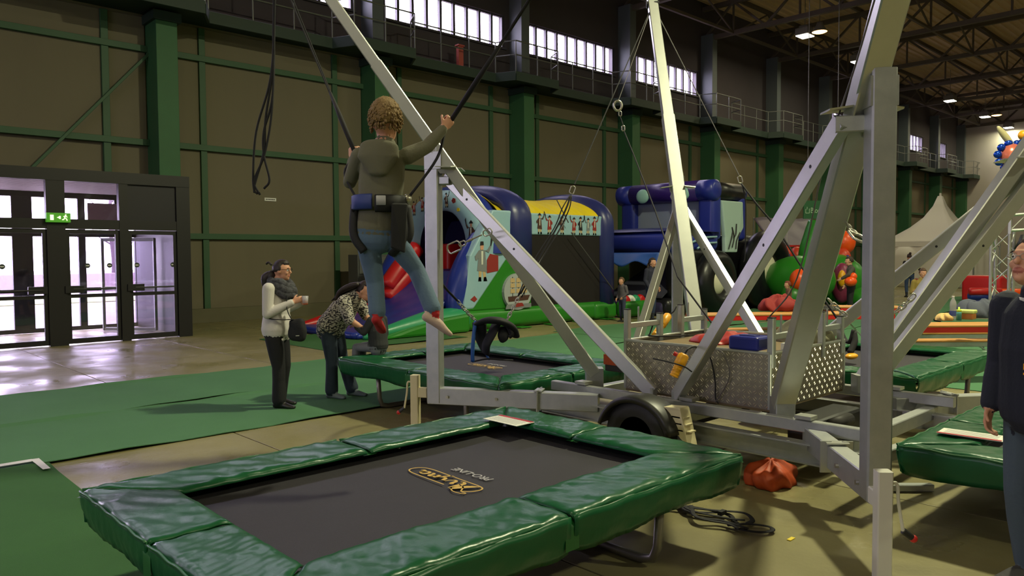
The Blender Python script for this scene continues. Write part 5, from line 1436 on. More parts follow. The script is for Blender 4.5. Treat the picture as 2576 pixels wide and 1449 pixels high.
# sit harness worn by the boy
HB = M('harness padding', (18, 18, 24), .7); HBL = M('harness blue', (44, 60, 130), .55)
def belt(z, rx, ry, w, th, mat, name, a0=0, a1=360, dx=-.06, n=40):
    m = MB(); rs = []
    for i in range(n + 1):
        a = R(a0 + (a1 - a0) * i / n); c = P(dx + rx * math.cos(a), ry * math.sin(a), z); o_ = P.d(math.cos(a), math.sin(a), 0)
        rs.append([c + Vector((0, 0, -w)), c + o_ * th + Vector((0, 0, -w * .8)), c + o_ * th + Vector((0, 0, w * .8)), c + Vector((0, 0, w))])
    m.rings(rs, closed=False); return m.build(name, mat, boy, smooth=True)
belt(.72, .142, .116, .05, .018, HB, 'harness_belt', 268, 560); belt(.73, .144, .118, .045, .016, HBL, 'harness_pad', 196, 262); belt(.735, .148, .122, .03, .022, M('harness buckle grey', (170, 170, 176), .4), 'harness_pad', 272, 290)
for a_, b_, c_ in (((.08, -.07, .72), (.085, -.1, .52), (.01, -.03, .43)), ((-.2, -.02, .72), (-.2, -.06, .55), (-.14, -.07, .45)), ((.09, .06, .72), (.11, .02, .55), (.04, 0, .44))):
    MB().tube(bez([P(*a_), P(*b_), P(*c_)], 8), .024, n=10, flat=.45).build('harness_strap', HB, boy, smooth=True)
MB().prism([P(.03, -.125, .72), P(.115, -.085, .72), P(.1, -.105, .44), P(.02, -.115, .47)], P.d(0, -.02, 0)).build('harness_flap', HB, boy, bevel=.01)
for x in (-.19, .1):
    MB().ell(P(x, -.0, .75), .025, .025, .03).build('harness_ring', CHAIN_M, boy, smooth=True)
HL, HR = P(-.25, .19, 1.08), P(.35, .14, 1.23)
for nm, lb, h_, hipp, tp in (('bungee_rope', "black bungee rope in the boy's left hand running to the left mast", HL, P(-.19, .0, .75), MTOP['fl']), ('bungee_rope', "black bungee rope in the boy's right hand running up out of the picture", HR, P(.1, 0, .75), MTOP['fr'])):
    t = thing(nm, lb, 'rope', h_, 'bungee ropes of the trailer')
    dv = (tp - h_); MB().tube([h_ - dv.normalized() * .1, h_ + dv * .07, h_ + dv * .14], [.014, .016, .009], n=8).build('sleeve', ROPE, t, smooth=True)
    sd_ = dv.cross(Vector((0, 0, 1))).normalized() * .012
    for k in (-1, 1): MB().tube([h_ + dv * .12 + sd_ * k * .3, h_ + dv * .6 + sd_ * k, tp], .006, n=6).build('cord', ROPE, t)
    MB().tube(bez([h_ - dv.normalized() * .08, (h_ + hipp) / 2 + P.d(.04 if hipp == P(.1, 0, .75) else -.06, 0, 0), hipp], 6), .010, n=6, flat=.5).build('lanyard', ROPE, t)

# woman standing with a cup, in profile
o1 = G(705, 1022, .01); P = Pose(o1, RT * .97 - FW * .1)
w1 = thing('person', 'woman in pale grey sweater and dark scarf standing with a cup', 'person', o1)
s_ = .97
J = dict(hip=(0, -.02, .88), chest=(0, -.02, 1.24), neck=(0, -.01, 1.40), head=(0, .05, 1.535),
         shl=(-.18, -.03, 1.34), ell=(-.21, -.02, 1.08), wrl=(-.16, .2, 1.16), shr=(.18, -.03, 1.34), elr=(.21, -.04, 1.06), wrr=(.12, .22, 1.19),
         hipl=(-.08, -.02, .78), knl=(-.09, .02, .46), anl=(-.1, -.05, .08), hipr=(.08, -.02, .78), knr=(.09, .03, .46), anr=(.1, .03, .08))
B = Body(); standard(B, P, J, s_, dict(top='top', bottom='trouser', shoe='shoe', forearm='top', leg=1.2, hem_r=.078), sleeve=1.22, loose=1.1, torso=[(.165, .135), (.155, .125), (.165, .14), (.15, .1), (.07, .065)])
B.tube([(P(0, -.02, .88), .2, .165), (P(0, -.02, .98), .185, .152)], 'top', lat=P.x, n=28, sub=8)
ax = make_head(B, P(*J['head']), P.d(0, 1, -.03), (0, 0, 1), .97)
hand(B, P(*J['wrr']), P.d(-.25, .8, .35), P.d(-1, .1, 0), .75, P.d(0, .2, 1), .95, 'skin'); hand(B, P(*J['wrl']), P.d(.3, .8, .2), P.d(1, .2, 0), .7, P.d(0, .2, 1), .95, 'skin')
foot(B, P, P(*J['anl']), P.d(-.1, 1, 0), 1.0, 'shoe'); foot(B, P, P(*J['anr']), P.d(.1, 1, 0), 1.0, 'shoe')
B.finish('body', dict(skin=SKIN, lip=MB_LIP, top=dd((206, 200, 198)), trouser=dd((20, 20, 26)), shoe=M('black shoe leather', (24, 22, 24), .4)), .008, w1)
DH = M('dark brown hair', (44, 30, 30), .55, var=(40, .9, (32, 22, 24)))
hb = MB(); hair_cap(hb, P(*J['head']), ax, .97, seed=1, thick=1.12, low=-.4, line=.5)
hb.ell(P(0, -.075, 1.47), .055, .06, .07); hb.tube(bez([P(0, -.06, 1.5), P(0, -.13, 1.46), P(0, -.14, 1.38), P(.01, -.12, 1.3)], 5), [.035, .045, .05, .052, .055, .058, .058, .055, .05, .048, .045, .04, .036, .03, .024, .015], n=12); hb.tube(bez([P(.02, -.06, 1.6), P(.01, -.1, 1.63), P(0, -.13, 1.61)], 4), .012, n=6)
hb.build('hair', DH, w1, smooth=True); eyes(w1, P(*J['head']), ax, .97)
gm = MB()
for k in (-1, 1):
    c = P(.033 * k, .15, 1.545); gm.tube([c + P.d(.02 * math.cos(a), 0, .015 * math.sin(a)) for a in [i * math.pi / 6 for i in range(12)]], .002, n=5, closed=True); gm.tube([c + P.d(.02 * k, 0, .005), P(.082 * k, .03, 1.55)], .002, n=5)
gm.build('glasses', BLACK, w1)
SCF = M('dark patterned scarf', (34, 34, 40), .9, var=(28, .35, (84, 84, 92)))
sm_ = MB()
for i, (z, rx, ry, rr) in enumerate(((1.41, .1, .1, .05), (1.36, .115, .115, .055), (1.31, .12, .12, .05))):
    sm_.tube([P(rx * math.cos(a), .03 + ry * math.sin(a) + (.02 if math.sin(a) > 0 else 0), z - .06 * max(0, math.sin(a)) + .012 * math.sin(5 * a + i)) for a in [k * math.pi / 12 for k in range(24)]], rr, n=10, closed=True)
sm_.build('scarf', SCF, w1, smooth=True)
cp = P(.08, .345, 1.2)
cu_ = thing('plastic_cup', 'translucent plastic cup held by the standing woman', 'cup', cp)
MB().lathe([(.028, -.045), (.036, .055), (.034, .055), (.026, -.042)], cp, n=20).build('cup', M('translucent plastic', (190, 186, 196), .25, trans=.35), cu_, smooth=True)
MB().lathe([(.0, .005), (.0315, .005), (.0285, -.043), (.0, -.043)], cp, n=20, caps=False).build('drink', M('amber drink', (196, 110, 84), .3), cu_, smooth=True)
bg_ = thing('shoulder_bag', "black shoulder bag hanging at the standing woman's hip", 'bag', P(.14, .28, .76))
b_ = MB().ell(P(.13, .27, .9), .06, .1, .135, nu=24, nv=16, rot=Matrix((P.x, P.y, Vector((0, 0, 1)))).transposed(), fn=lambda d: (abs(d.x) ** 4 + abs(d.y) ** 4 + abs(d.z) ** 4) ** -.25 * (.92 - .16 * d.z + .04 * math.sin(7 * d.z + 3 * d.y)))
b_.build('body', M('black bag cloth', (20, 20, 26), .8, bump=(20, .3)), bg_, smooth=True)
MB().tube(bez([P(.15, .22, .98), P(.17, .17, 1.12), P(.1, .15, 1.27), P(-.06, .12, 1.37), P(-.14, .0, 1.41), P(-.1, -.13, 1.3), P(.05, -.14, 1.12), P(.17, -.06, 1.02), P(.2, .1, 1.0), P(.16, .24, 1.0)], 6), .02, n=8, flat=.25).build('strap', M('black bag cloth'), bg_, smooth=True)
MB().box(P(.21, .3, .86).x - .02, P(.21, .3, .86).x + .02, P(.21, .3, .86).y - .004, P(.21, .3, .86).y + .004, .83, .84).build('zip_tag', GALV, bg_)

# stooping woman in the knitted jumper
o2 = G(856, 998, .01); P = Pose(o2, RT * .93 - FW * .25)
w2 = thing('person', 'woman in black and white knit jumper stooping towards the small child', 'person', o2)
KNIT = bpy.data.materials.new('black and white knit'); KNIT.use_nodes = True
nt = KNIT.node_tree; pb_ = nt.nodes['Principled BSDF']; pb_.inputs['Roughness'].default_value = .95
tc = nt.nodes.new('ShaderNodeTexCoord'); mp = nt.nodes.new('ShaderNodeMapping'); mp.inputs['Scale'].default_value = (26, 26, 44); vo_ = nt.nodes.new('ShaderNodeTexNoise'); vo_.inputs['Scale'].default_value = 1.6; vo_.inputs['Detail'].default_value = 2
rp_ = nt.nodes.new('ShaderNodeValToRGB'); rp_.color_ramp.elements[0].position = .46; rp_.color_ramp.elements[1].position = .52; rp_.color_ramp.elements[0].color = lin((44, 40, 46)); rp_.color_ramp.elements[1].color = lin((182, 176, 166))
nt.links.new(tc.outputs['Object'], mp.inputs[0]); nt.links.new(mp.outputs[0], vo_.inputs['Vector']); nt.links.new(vo_.outputs['Fac'], rp_.inputs[0]); nt.links.new(rp_.outputs[0], pb_.inputs['Base Color'])
J = dict(hip=(0, -.1, .86), chest=(0, .12, 1.12), neck=(0, .23, 1.22), head=(0, .345, 1.28),
         shl=(-.17, .16, 1.18), ell=(-.19, .26, .97), wrl=(-.1, .4, .86), shr=(.17, .16, 1.16), elr=(.2, .24, .95), wrr=(.12, .4, .83),
         hipl=(-.09, -.1, .82), knl=(-.1, -.02, .45), anl=(-.12, .1, .08), hipr=(.09, -.1, .82), knr=(.1, -.05, .45), anr=(.1, -.06, .08))
B = Body(); standard(B, P, J, .98, dict(top='top', bottom='jeans', shoe='sock', forearm='skin', leg=1.18, hem_r=.078), sleeve=1.45, loose=1.15, torso=[(.19, .15), (.165, .14), (.165, .14), (.15, .1), (.07, .065)])
B.tube([(P(0, -.14, .8), .18, .14), (P(0, -.06, .92), .19, .15)], 'top', lat=P.x, n=20)
hf = P.d(.1, .9, -.18)
ax = make_head(B, P(*J['head']), hf, P.d(0, .2, 1), .97)
for k, sx in (('wrl', -1), ('wrr', 1)): hand(B, P(*J[k]), P.d(-.1 * sx, .8, -.25), P.d(-sx, 0, -.2), .55, P.d(0, .3, 1), .95, 'skin')
foot(B, P, P(*J['anl']), P.d(0, 1, 0), 1.0, 'sock'); foot(B, P, P(*J['anr']), P.d(.15, 1, 0), 1.0, 'sock')
B.finish('body', dict(skin=SKIN, lip=MB_LIP, top=KNIT, jeans=dd((38, 50, 66)), sock=dd((112, 124, 132))), .008, w2)
hb = MB(); hair_cap(hb, P(*J['head']), ax, .97, seed=5, thick=1.1, low=-.5, line=.45)
for i in range(7):
    k = -.06 + .02 * i; hb.tube(bez([P(k, .29, 1.36), P(k * 1.3, .18, 1.34 - .01 * (i % 3)), P(k * 1.6, .06 + .02 * (i % 2), 1.27), P(k * 1.7, .0 - .03 * (i % 3), 1.16 - .02 * i % .05)], 5), [.028, .03, .032, .032, .031, .03, .03, .029, .028, .027, .026, .024, .021, .017, .012, .006], n=8)
hb.build('hair', DH, w2, smooth=True); eyes(w2, P(*J['head']), ax, .97)

# small child sitting on the pad
o3 = G(948, 884, .575); P = Pose(o3, Vector((-.35, .94)))
ch = thing('person', 'small child in dark grey jumper sitting on the trampoline edge, seen from behind', 'person', o3)
J = dict(hip=(0, -.02, .07), chest=(0, -.01, .27), neck=(0, .0, .365), head=(0, .02, .475), shl=(-.1, -.01, .33), ell=(-.15, .05, .21), wrl=(-.13, .16, .26), shr=(.1, -.01, .33), elr=(.14, -.01, .18), wrr=(.13, .03, .05),
         hipl=(-.05, .02, .05), knl=(-.06, .22, .04), anl=(-.06, .24, -.16), hipr=(.05, .02, .05), knr=(.06, .22, .04), anr=(.06, .24, -.16))
J = {q: tuple(v * 1.14 for v in p) for q, p in J.items()}
B = Body(); standard(B, P, J, .72, dict(top='top', bottom='tr', shoe='shoe', forearm='top'), sleeve=1.25, loose=1.12, torso=[(.165, .14), (.16, .13), (.17, .13), (.15, .1), (.08, .07)])
ax = make_head(B, P(*J['head']), P.d(0, 1, -.1), (0, 0, 1), .84)
hand(B, P(*J['wrl']), P.d(0, 1, .2), P.d(0, 0, -1), .4, P.d(1, 0, 0), .6, 'skin'); hand(B, P(*J['wrr']), P.d(0, .4, -.7), P.d(0, .6, -.2), .2, P.d(-1, 0, 0), .6, 'skin')
foot(B, P, P(*J['anl']), P.d(0, 1, -.2), .62, 'shoe'); foot(B, P, P(*J['anr']), P.d(0, 1, -.2), .62, 'shoe')
B.finish('body', dict(skin=SKIN, lip=MB_LIP, top=dd((44, 46, 48)), tr=dd((120, 122, 130)), shoe=dd((196, 150, 50))), .005, ch)
hb = MB(); hair_cap(hb, P(*J['head']), ax, .84, seed=4, thick=1.05, low=-.6); tufts(hb, P(*J['head']), ax, .84, 200, .025, 6, thick=1.04); hb.build('hair', M('light brown hair', (150, 112, 76), .7), ch, smooth=True)

# man at the right edge
o4 = PD(2632, 650, 3.75); o4 = Vector((o4.x, o4.y, 0)); P = Pose(o4, -RT * .9 - FW * .28)
mn = thing('person', 'man in navy sweatshirt and glasses looking up at the bouncing boy', 'person', o4)
J = dict(hip=(0, 0, .95), chest=(0, 0, 1.32), neck=(0, .03, 1.5), head=(0, .09, 1.65), shl=(-.2, 0, 1.42), ell=(-.25, .0, 1.12), wrl=(-.21, .14, .92), shr=(.2, 0, 1.42), elr=(.25, -.02, 1.12), wrr=(.22, .08, .9),
         hipl=(-.09, 0, .9), knl=(-.1, .03, .5), anl=(-.11, -.03, .09), hipr=(.09, 0, .9), knr=(.1, .02, .5), anr=(.11, -.05, .09))
P_ = P
B = Body(); standard(B, P, J, 1.04, dict(top='top', bottom='jeans', shoe='shoe', forearm='top', leg=1.05), sleeve=1.38, loose=1.13, torso=[(.17, .14), (.17, .14), (.175, .145), (.165, .11), (.075, .07)])
B.tube([(P(0, 0, .92), .205, .165), (P(0, 0, 1.06), .2, .165)], 'top', lat=P.x, n=20)
hf = P.d(-.05, .95, .22)
ax = make_head(B, P(*J['head']), hf, P.d(0, -.22, 1), 1.03)
hand(B, P(*J['wrl']), P.d(0, .25, -1), P.d(.6, -.2, 0), .5, P.d(0, 1, 0), 1.05, 'skin'); hand(B, P(*J['wrr']), P.d(0, .25, -1), P.d(-.6, -.2, 0), .5, P.d(0, 1, 0), 1.05, 'skin')
foot(B, P, P(*J['anl']), P.d(0, 1, 0), 1.08, 'shoe'); foot(B, P, P(*J['anr']), P.d(0, 1, 0), 1.08, 'shoe')
NAVY = dd((26, 30, 48))
B.finish('body', dict(skin=SKIN, lip=MB_LIP, top=NAVY, jeans=dd((70, 84, 100)), shoe=dd((60, 58, 60))), .006, mn)
hb = MB(); hair_cap(hb, P(*J['head']), ax, 1.03, seed=9, thick=1.06, low=-.3, line=.6); hb.build('hair', M('short dark hair', (58, 46, 40), .7), mn, smooth=True); eyes(mn, P(*J['head']), ax, 1.03)
r_, f_, u_ = ax; hc = P(*J['head']); gm = MB()
for k in (-1, 1):
    c = hc + f_ * .105 + r_ * .034 * k + u_ * .008
    gm.tube([c + r_ * .024 * math.cos(a) + u_ * .016 * math.sin(a) for a in [i * math.pi / 8 for i in range(16)]], .0016, n=5, closed=True); gm.tube([c + r_ * .024 * k, hc + r_ * .082 * k + u_ * .01 - f_ * .01], .0018, n=5)
gm.tube([hc + f_ * .108 + r_ * .01 + u_ * .01, hc + f_ * .108 - r_ * .01 + u_ * .01], .0018, n=5)
gm.build('glasses', GALV, mn)
MB().tube([P(.078 * math.cos(a), .035 + .075 * math.sin(a), 1.485 - .02 * math.sin(a)) for a in [i * math.pi / 12 for i in range(24)]], .012, n=8, closed=True).build('shirt_collar', WHITE, mn, smooth=True)
q = P(-.02, .165, 1.14)
for i, (a, b) in enumerate(((.0, .03), (.045, .055))):
    MB().prism([P(-.12, .168, 1.16 - a), P(-.03, .172, 1.16 - a), P(-.03, .172, 1.16 - b), P(-.12, .168, 1.16 - b)], P.d(0, -.03, 0)).build('chest_print', YELLOW, mn)

# people farther away
def small_person(label, o, face, h, top, bottom, hairc, pose='stand', arm=None, shoe=(40, 38, 40), vox=.012, long_hair=False, hat=None):
    P = Pose(o, face); k = h / 1.7
    t = thing('person', label, 'person', o)
    J = dict(hip=(0, 0, .92), chest=(0, 0, 1.27), neck=(0, .02, 1.43), head=(0, .05, 1.57), shl=(-.18, 0, 1.36), ell=(-.23, -.02, 1.1), wrl=(-.21, .1, .9), shr=(.18, 0, 1.36), elr=(.23, -.02, 1.1), wrr=(.21, .1, .9), hipl=(-.09, 0, .88), knl=(-.1, .03, .48), anl=(-.1, -.02, .09), hipr=(.09, 0, .88), knr=(.1, .02, .48), anr=(.1, -.02, .09))
    if pose == 'sit':
        for q in J: J[q] = (J[q][0], J[q][1], J[q][2] - .42)
        J.update(knl=(-.12, .42, .5), anl=(-.12, .44, .09), knr=(.12, .42, .5), anr=(.12, .44, .09), hipl=(-.09, .02, .5), hipr=(.09, .02, .5), hip=(0, 0, .52))
    if arm: J.update(arm)
    J = {q: tuple(v * k for v in p) for q, p in J.items()}
    hs = max(.8, k) if h < 1.3 else 1.0
    B = Body(); standard(B, P, J, k, dict(top='top', bottom='bottom', shoe='shoe', forearm='top'), sleeve=1.2, loose=1.1)
    ax = make_head(B, P(*J['head']), P.d(0, 1, 0), (0, 0, 1), hs)
    for q, sx in (('wrl', -1), ('wrr', 1)):
        e = vec(P(*J[q])) - P(*J['el' + q[-1]]); hand(B, P(*J[q]), e, P.d(-sx, 0, 0), .4, P.d(0, 1, .2), k, 'skin')
    foot(B, P, P(*J['anl']), P.d(0, 1, 0), k, 'shoe'); foot(B, P, P(*J['anr']), P.d(0, 1, 0), k, 'shoe')
    B.finish('body', dict(skin=SKIN, lip=MB_LIP, top=dd(top), bottom=dd(bottom), shoe=dd(shoe)), vox, t, smooth=2)
    hb = MB(); hair_cap(hb, P(*J['head']), ax, hs, seed=3, thick=1.1, low=-.5)
    if long_hair: hb.ell(P(0, -.06 * k, 1.42 * k), .08 * k, .05 * k, .16 * k)
    if hat == 'bun': hb.ell(P(0, -.04 * k, 1.71 * k), .045 * k)
    hb.build('hair', M('hair %d %d %d' % hairc, hairc, .7), t, smooth=True)
    return t, P, J
raise_l = dict(ell=(-.3, .1, 1.25), wrl=(-.42, .2, 1.05))
q = PD(1566, 770, 19.3); small_person('small boy in grey waistcoat standing by the striped inflatable wall', Vector((q.x, q.y, .0)), -RT * .8 - FW * .5, 1.12, (92, 86, 92), (52, 58, 82), (96, 66, 46), arm=dict(ell=(-.22, -.05, 1.12), wrl=(-.12, .1, .95)))
q = PD(1637, 770, 19.5); small_person('woman half hidden behind the far brace in front of the tractor', Vector((q.x, q.y, 0)), RT * .6 - FW * .6, 1.62, (40, 40, 60), (44, 54, 84), (48, 34, 30), long_hair=True)
q = PD(1984, 760, 19.0); small_person('small child in brown standing before the caterpillar inflatable', Vector((q.x, q.y, 0)), -RT, 1.0, (110, 76, 60), (34, 34, 40), (120, 54, 40), arm=raise_l)
q = G(2140, 770); q = PD(2140, 770, 20.0); small_person('woman with a bright orange pouch beside the caterpillar', Vector((q.x, q.y, 0)), -RT * .9 + FW * .2, 1.62, (70, 66, 58), (30, 28, 32), (50, 34, 30), arm=dict(ell=(-.3, .12, 1.2), wrl=(-.24, .28, 1.1)))
tp_ = thing('orange_pouch', 'bright orange pouch at the side of a woman by the caterpillar', 'pouch', PD(2140, 715, 19.7)); c = PD(2140, 708, 19.72)
MB().ell(c, .17, .15, .13).build('bag', COR, tp_, smooth=True); MB().ell(c + Vector((.0, 0, .13)) + Vector((RT.x, RT.y, 0)) * .06, .1).build('flap', COR, tp_, smooth=True)
q = G(2287, 748); small_person('woman in black jacket and jeans walking away towards the white tent', q, FW * .9 + RT * .1, 1.68, (26, 24, 28), (52, 70, 106), (52, 34, 36), hat='bun', arm=dict(elr=(.34, -.02, 1.12), wrr=(.5, .0, .92)))
# beer tables and benches
def beer_table(label, c, L_=2.2, yaw=0.0, w=.5, h=.76, nm='beer_table', cat='table', grp='folding beer tables', frame=REDMETAL):
    c = Vector((c[0], c[1], 0)); u = Vector((math.cos(yaw), math.sin(yaw), 0)); v = Vector((-u.y, u.x, 0)); t = thing(nm, label, cat, (c.x, c.y, 0), grp)
    for i in range(3):
        o = c + v * (w * (i - 1) / 3); MB().beam(o - u * L_ / 2 + Vector((0, 0, h - .012)), o + u * L_ / 2 + Vector((0, 0, h - .012)), w / 3 - .004, .024, c=.003).build('board', WOOD, t)
    for s in (-1, 1):
        MB().beam(c - u * L_ / 2 + v * s * (w / 2 - .02) + Vector((0, 0, h - .06)), c + u * L_ / 2 + v * s * (w / 2 - .02) + Vector((0, 0, h - .06)), .03, .07).build('apron', frame, t)
        q0 = c + u * s * (L_ / 2 - .3); f = MB()
        f.tube([q0 + v * (-w / 2 + .05) + Vector((0, 0, h - .05)), q0 + v * (-w / 2 + .05) + Vector((0, 0, .015)), q0 + v * (w / 2 - .05) + Vector((0, 0, .015)), q0 + v * (w / 2 - .05) + Vector((0, 0, h - .05))], .015, n=6)
        f.tube([q0 + Vector((0, 0, h * .35)), q0 - u * s * .45 + Vector((0, 0, h - .04))], .012, n=6); f.build('folding_leg', GALV, t)
    return t
tA = G(2420, 818, .74); tD = G(2020, 786, .72)
TYAW = math.atan2(-.95, .55)
beer_table('red-framed beer table carrying a water bottle behind the right-hand brace', tA, 2.4, math.atan2(RT.y, RT.x))
def bench(label, c, L_, yaw): return beer_table(label, c, L_, yaw, w=.27, h=.46, nm='beer_bench', cat='bench', grp='wooden beer benches', frame=GALV)
b1 = G(2440, 855, .45); bench('wooden bench nearest the camera below the bottle table', b1, 2.4, math.atan2(RT.y, RT.x))
b2 = G(2420, 838, .45) + Vector((FW.x, FW.y, 0)) * .1; bench('wooden bench behind the near bench at the bottle table', b2, 1.5, math.atan2(RT.y, RT.x))
beer_table('long red-framed beer table with the red jacket behind the trailer', G(1985, 790, .74), 3.2, math.atan2(RT.y, RT.x) + .05)
bench('wooden bench in front of the red jacket table', G(1930, 826, .45), 2.2, math.atan2(RT.y, RT.x) + .12)
beer_table('wooden beer table glimpsed between mast and near post', G(2150, 778, .74) + Vector((FW.x, FW.y, 0)) * .6, 2.0, math.atan2(RT.y, RT.x) - .25)
c = G(1962, 775, .8); cloth('red_jacket', 'crumpled red jacket heaped on the beer table', (c.x, c.y, .83), .42, .26, .16, M('red jacket cloth', (128, 28, 26), .8), 21, 'jacket', base=.765)
c2 = c + Vector((RT.x, RT.y, 0)) * .72; cloth('black_jacket', 'flat black jacket lying beside the red jacket', (c2.x, c2.y, .79), .35, .2, .05, BLACK, 23, 'jacket', base=.765)
def at_table(px, py): return G(px, py, .765)
bt = thing('water_bottle', 'clear plastic water bottle with a blue label on the beer table', 'bottle', at_table(2397, 803)); c = at_table(2397, 803)
MB().lathe([(.04, 0), (.045, .02), (.045, .12), (.04, .15), (.045, .19), (.04, .24), (.018, .29), (.014, .31)], c, n=18).build('bottle', M('clear plastic', (200, 196, 206), .12, trans=.6), bt, smooth=True)
MB().lathe([(.046, .05), (.046, .12)], c, n=18, caps=False).build('label', M('bottle label', (70, 84, 150), .4), bt, smooth=True); MB().cyl(c + Vector((0, 0, .31)), c + Vector((0, 0, .33)), .017).build('cap', WHITE, bt)
c = at_table(2412, 806); sb_ = thing('drink_bottle', 'small teal drinking bottle with lime green cap', 'bottle', c)
MB().lathe([(.032, 0), (.034, .1), (.03, .12)], c, n=16).build('bottle', M('teal plastic', (70, 140, 136), .4), sb_, smooth=True); MB().lathe([(.031, .12), (.031, .15), (.012, .155), (.012, .185)], c, n=16).build('cap', M('lime plastic', (176, 206, 60), .4), sb_, smooth=True)
c = at_table(2432, 803); lb_ = thing('lunch_box', 'orange box with a pale lime lid on the beer table', 'box', c)
MB().box(c.x - .08, c.x + .08, c.y - .1, c.y + .1, .766, .85).build('body', M('orange plastic', (206, 130, 60), .5), lb_, bevel=.015); MB().box(c.x - .09, c.x + .09, c.y - .11, c.y + .11, .85, .9).build('lid', M('pale lime plastic', (206, 218, 130), .5), lb_, bevel=.015)
c = at_table(2378, 806); cloth('paper_bag', 'crumpled tan paper bag next to the water bottle', (c.x, c.y, .79), .13, .1, .07, M('tan paper', (206, 172, 110), .8), 25, 'bag', base=.766)
c = at_table(2460, 798); cloth('grey_coat', 'grey-blue coat and orange cloth heaped at the table end', (c.x, c.y, .84), .2, .26, .16, dd((74, 78, 92)), 27, 'coat', base=.766)
c = at_table(2440, 796) + Vector((FW.x, FW.y, 0)) * .12; cloth('orange_cloth', 'folded orange cloth behind the bottles', (c.x, c.y, .8), .2, .12, .09, dd((206, 110, 40)), 28, 'cloth', base=.766)
# seated pair behind the table, colourful playground far right
q = G(2410, 820) + Vector((FW.x, FW.y, 0)) * 1.6; small_person('person in mustard jumper sitting bent over behind the bottle table', Vector((q.x, q.y, 0)), -FW, 1.75, (150, 128, 62), (92, 66, 58), (86, 62, 46), pose='sit', arm=dict(wrl=(-.1, .35, .8), wrr=(.1, .35, .8)))
q = G(2470, 822) + Vector((FW.x, FW.y, 0)) * 2.5; small_person('person in rust-brown jumper sitting behind the bottle table', Vector((q.x, q.y, 0)), -RT * .8 - FW * .6, 1.75, (112, 52, 44), (70, 60, 56), (70, 50, 40), pose='sit', arm=dict(wrl=(-.1, .35, .8), wrr=(.1, .35, .8)))
bq = thing('bouncy_cushions', 'stacked coloured inflatable rings of a far playground', 'inflatable', PD(2480, 760, 26))
for i, (px, py, m) in enumerate(((2478, 733, PR), (2480, 745, PB), (2484, 757, PB), (2475, 768, CGM), (2480, 780, CGM), (2500, 790, PR), (2520, 796, CGM), (2550, 735, COR), (2560, 752, YELLOW))):
    c = PD(px, py, 25 + .1 * i); L2 = Vector((RT.x, RT.y, 0)) * (.5 + .05 * (i % 3)); MB().tube([c - L2 * 1.06, c - L2, c + L2, c + L2 * 1.06], [.05, .12, .12, .05], n=12).build('ring', m, bq, smooth=True)
c = PD(2480, 735, 26.5); rbox('base', c.x - .6, c.x + .6, c.y - .6, c.y + .6, .01, .9, PR, bq, .1)
# aluminium truss tower with floodlight
p0 = G(2512, 800); p0 = PD(2518, 800, 12.5); tw = thing('truss_tower', 'aluminium lattice truss tower near the right edge', 'truss', (p0.x, p0.y, 0))
cs = [Vector((p0.x + a, p0.y + b, 0)) for a, b in ((-.13, -.13), (.13, -.13), (.13, .13), (-.13, .13))]
for q in cs: MB().cyl(q, q + Vector((0, 0, 2.05)), .024, n=10).build('chord', ALU, tw)
for i in range(4):
    a, b = cs[i], cs[(i + 1) % 4]
    for k in range(7): MB().cyl(a.lerp(b, k % 2) + Vector((0, 0, .05 + .28 * k)), a.lerp(b, (k + 1) % 2) + Vector((0, 0, .33 + .28 * k)), .009, n=6).build('lacing', ALU, tw)
q0 = cs[0] + Vector((0, 0, 2.05)); e = q0 + Vector((RT.x, RT.y, 0)) * 1.6 + Vector((0, 0, .1))
for dz in (0, .25):
    MB().cyl(q0 + Vector((0, 0, dz)), e + Vector((0, 0, dz)), .022, n=8).build('cross_chord', ALU, tw)
for k in range(6): MB().cyl(q0.lerp(e, k / 6) + Vector((0, 0, .25 * (k % 2))), q0.lerp(e, (k + 1) / 6) + Vector((0, 0, .25 * ((k + 1) % 2))), .008, n=6).build('lacing', ALU, tw)
MB().beam(cs[0] + Vector((0, 0, 2.3)), cs[0] + Vector((0, 0, 2.0)), .05, .05).build('corner_node', ALU, tw)
fl_ = thing('floodlight', 'black floodlight clamped to the truss cross bar', 'light', PD(2545, 600, 12)); c = q0.lerp(e, .16) - Vector((0, 0, .2))
MB().cyl(c + Vector((0, 0, .1)), (c.x, c.y, q0.z + .05), .015, n=8).build('clamp', BLACK, fl_)
MB().tube([c + Vector((0, 0, .12)), c, c - Vector((0, 0, .14)) - Vector((RT.x, RT.y, 0)) * .05], [.07, .1, .12], n=16).build('housing', BLACK, fl_, smooth=True); MB().tube(bez([c + Vector((-.1, 0, 0)), c + Vector((0, 0, .2)), c + Vector((.1, 0, 0))], 6), .012, n=6).build('yoke', BLACK, fl_)
# foil balloon bee
bl = thing('foil_balloon', 'insect shaped foil balloon in orange and blue floating near the far wall', 'balloon', PD(2545, 390, 14)); c = PD(2545, 393, 14)
MB().ell(c, .2, .2, .23).build('body', M('salmon foil', (206, 110, 90), .25, metal=.3), bl, smooth=True)
for i in range(6):
    a = R(70 + 34 * i); k = c + Vector((RT.x, RT.y, 0)) * (.26 * math.cos(a)) + Vector((0, 0, .24 * math.sin(a))); MB().ell(k, .07).build('blue_lobe', M('blue foil', (22, 70, 190), .2, metal=.6), bl, smooth=True)
w_ = PD(2530, 345, 14); MB().ell(w_, .06, .06, .26, rot=Matrix.Rotation(R(-38), 3, Vector((fwd.x, fwd.y, 0)))).build('wing', M('pale gold foil', (196, 186, 140), .35), bl, smooth=True)
w_ = PD(2574, 362, 14); MB().ell(w_, .1).build('head', M('blue foil', (22, 70, 190)), bl, smooth=True); MB().ell(w_ + Vector((0, 0, .16)), .09).build('cap', YELLOW, bl, smooth=True)
MB().cyl(c - Vector((0, 0, .22)), (c.x, c.y, .02), .004, n=5).build('string', WHITE, bl)

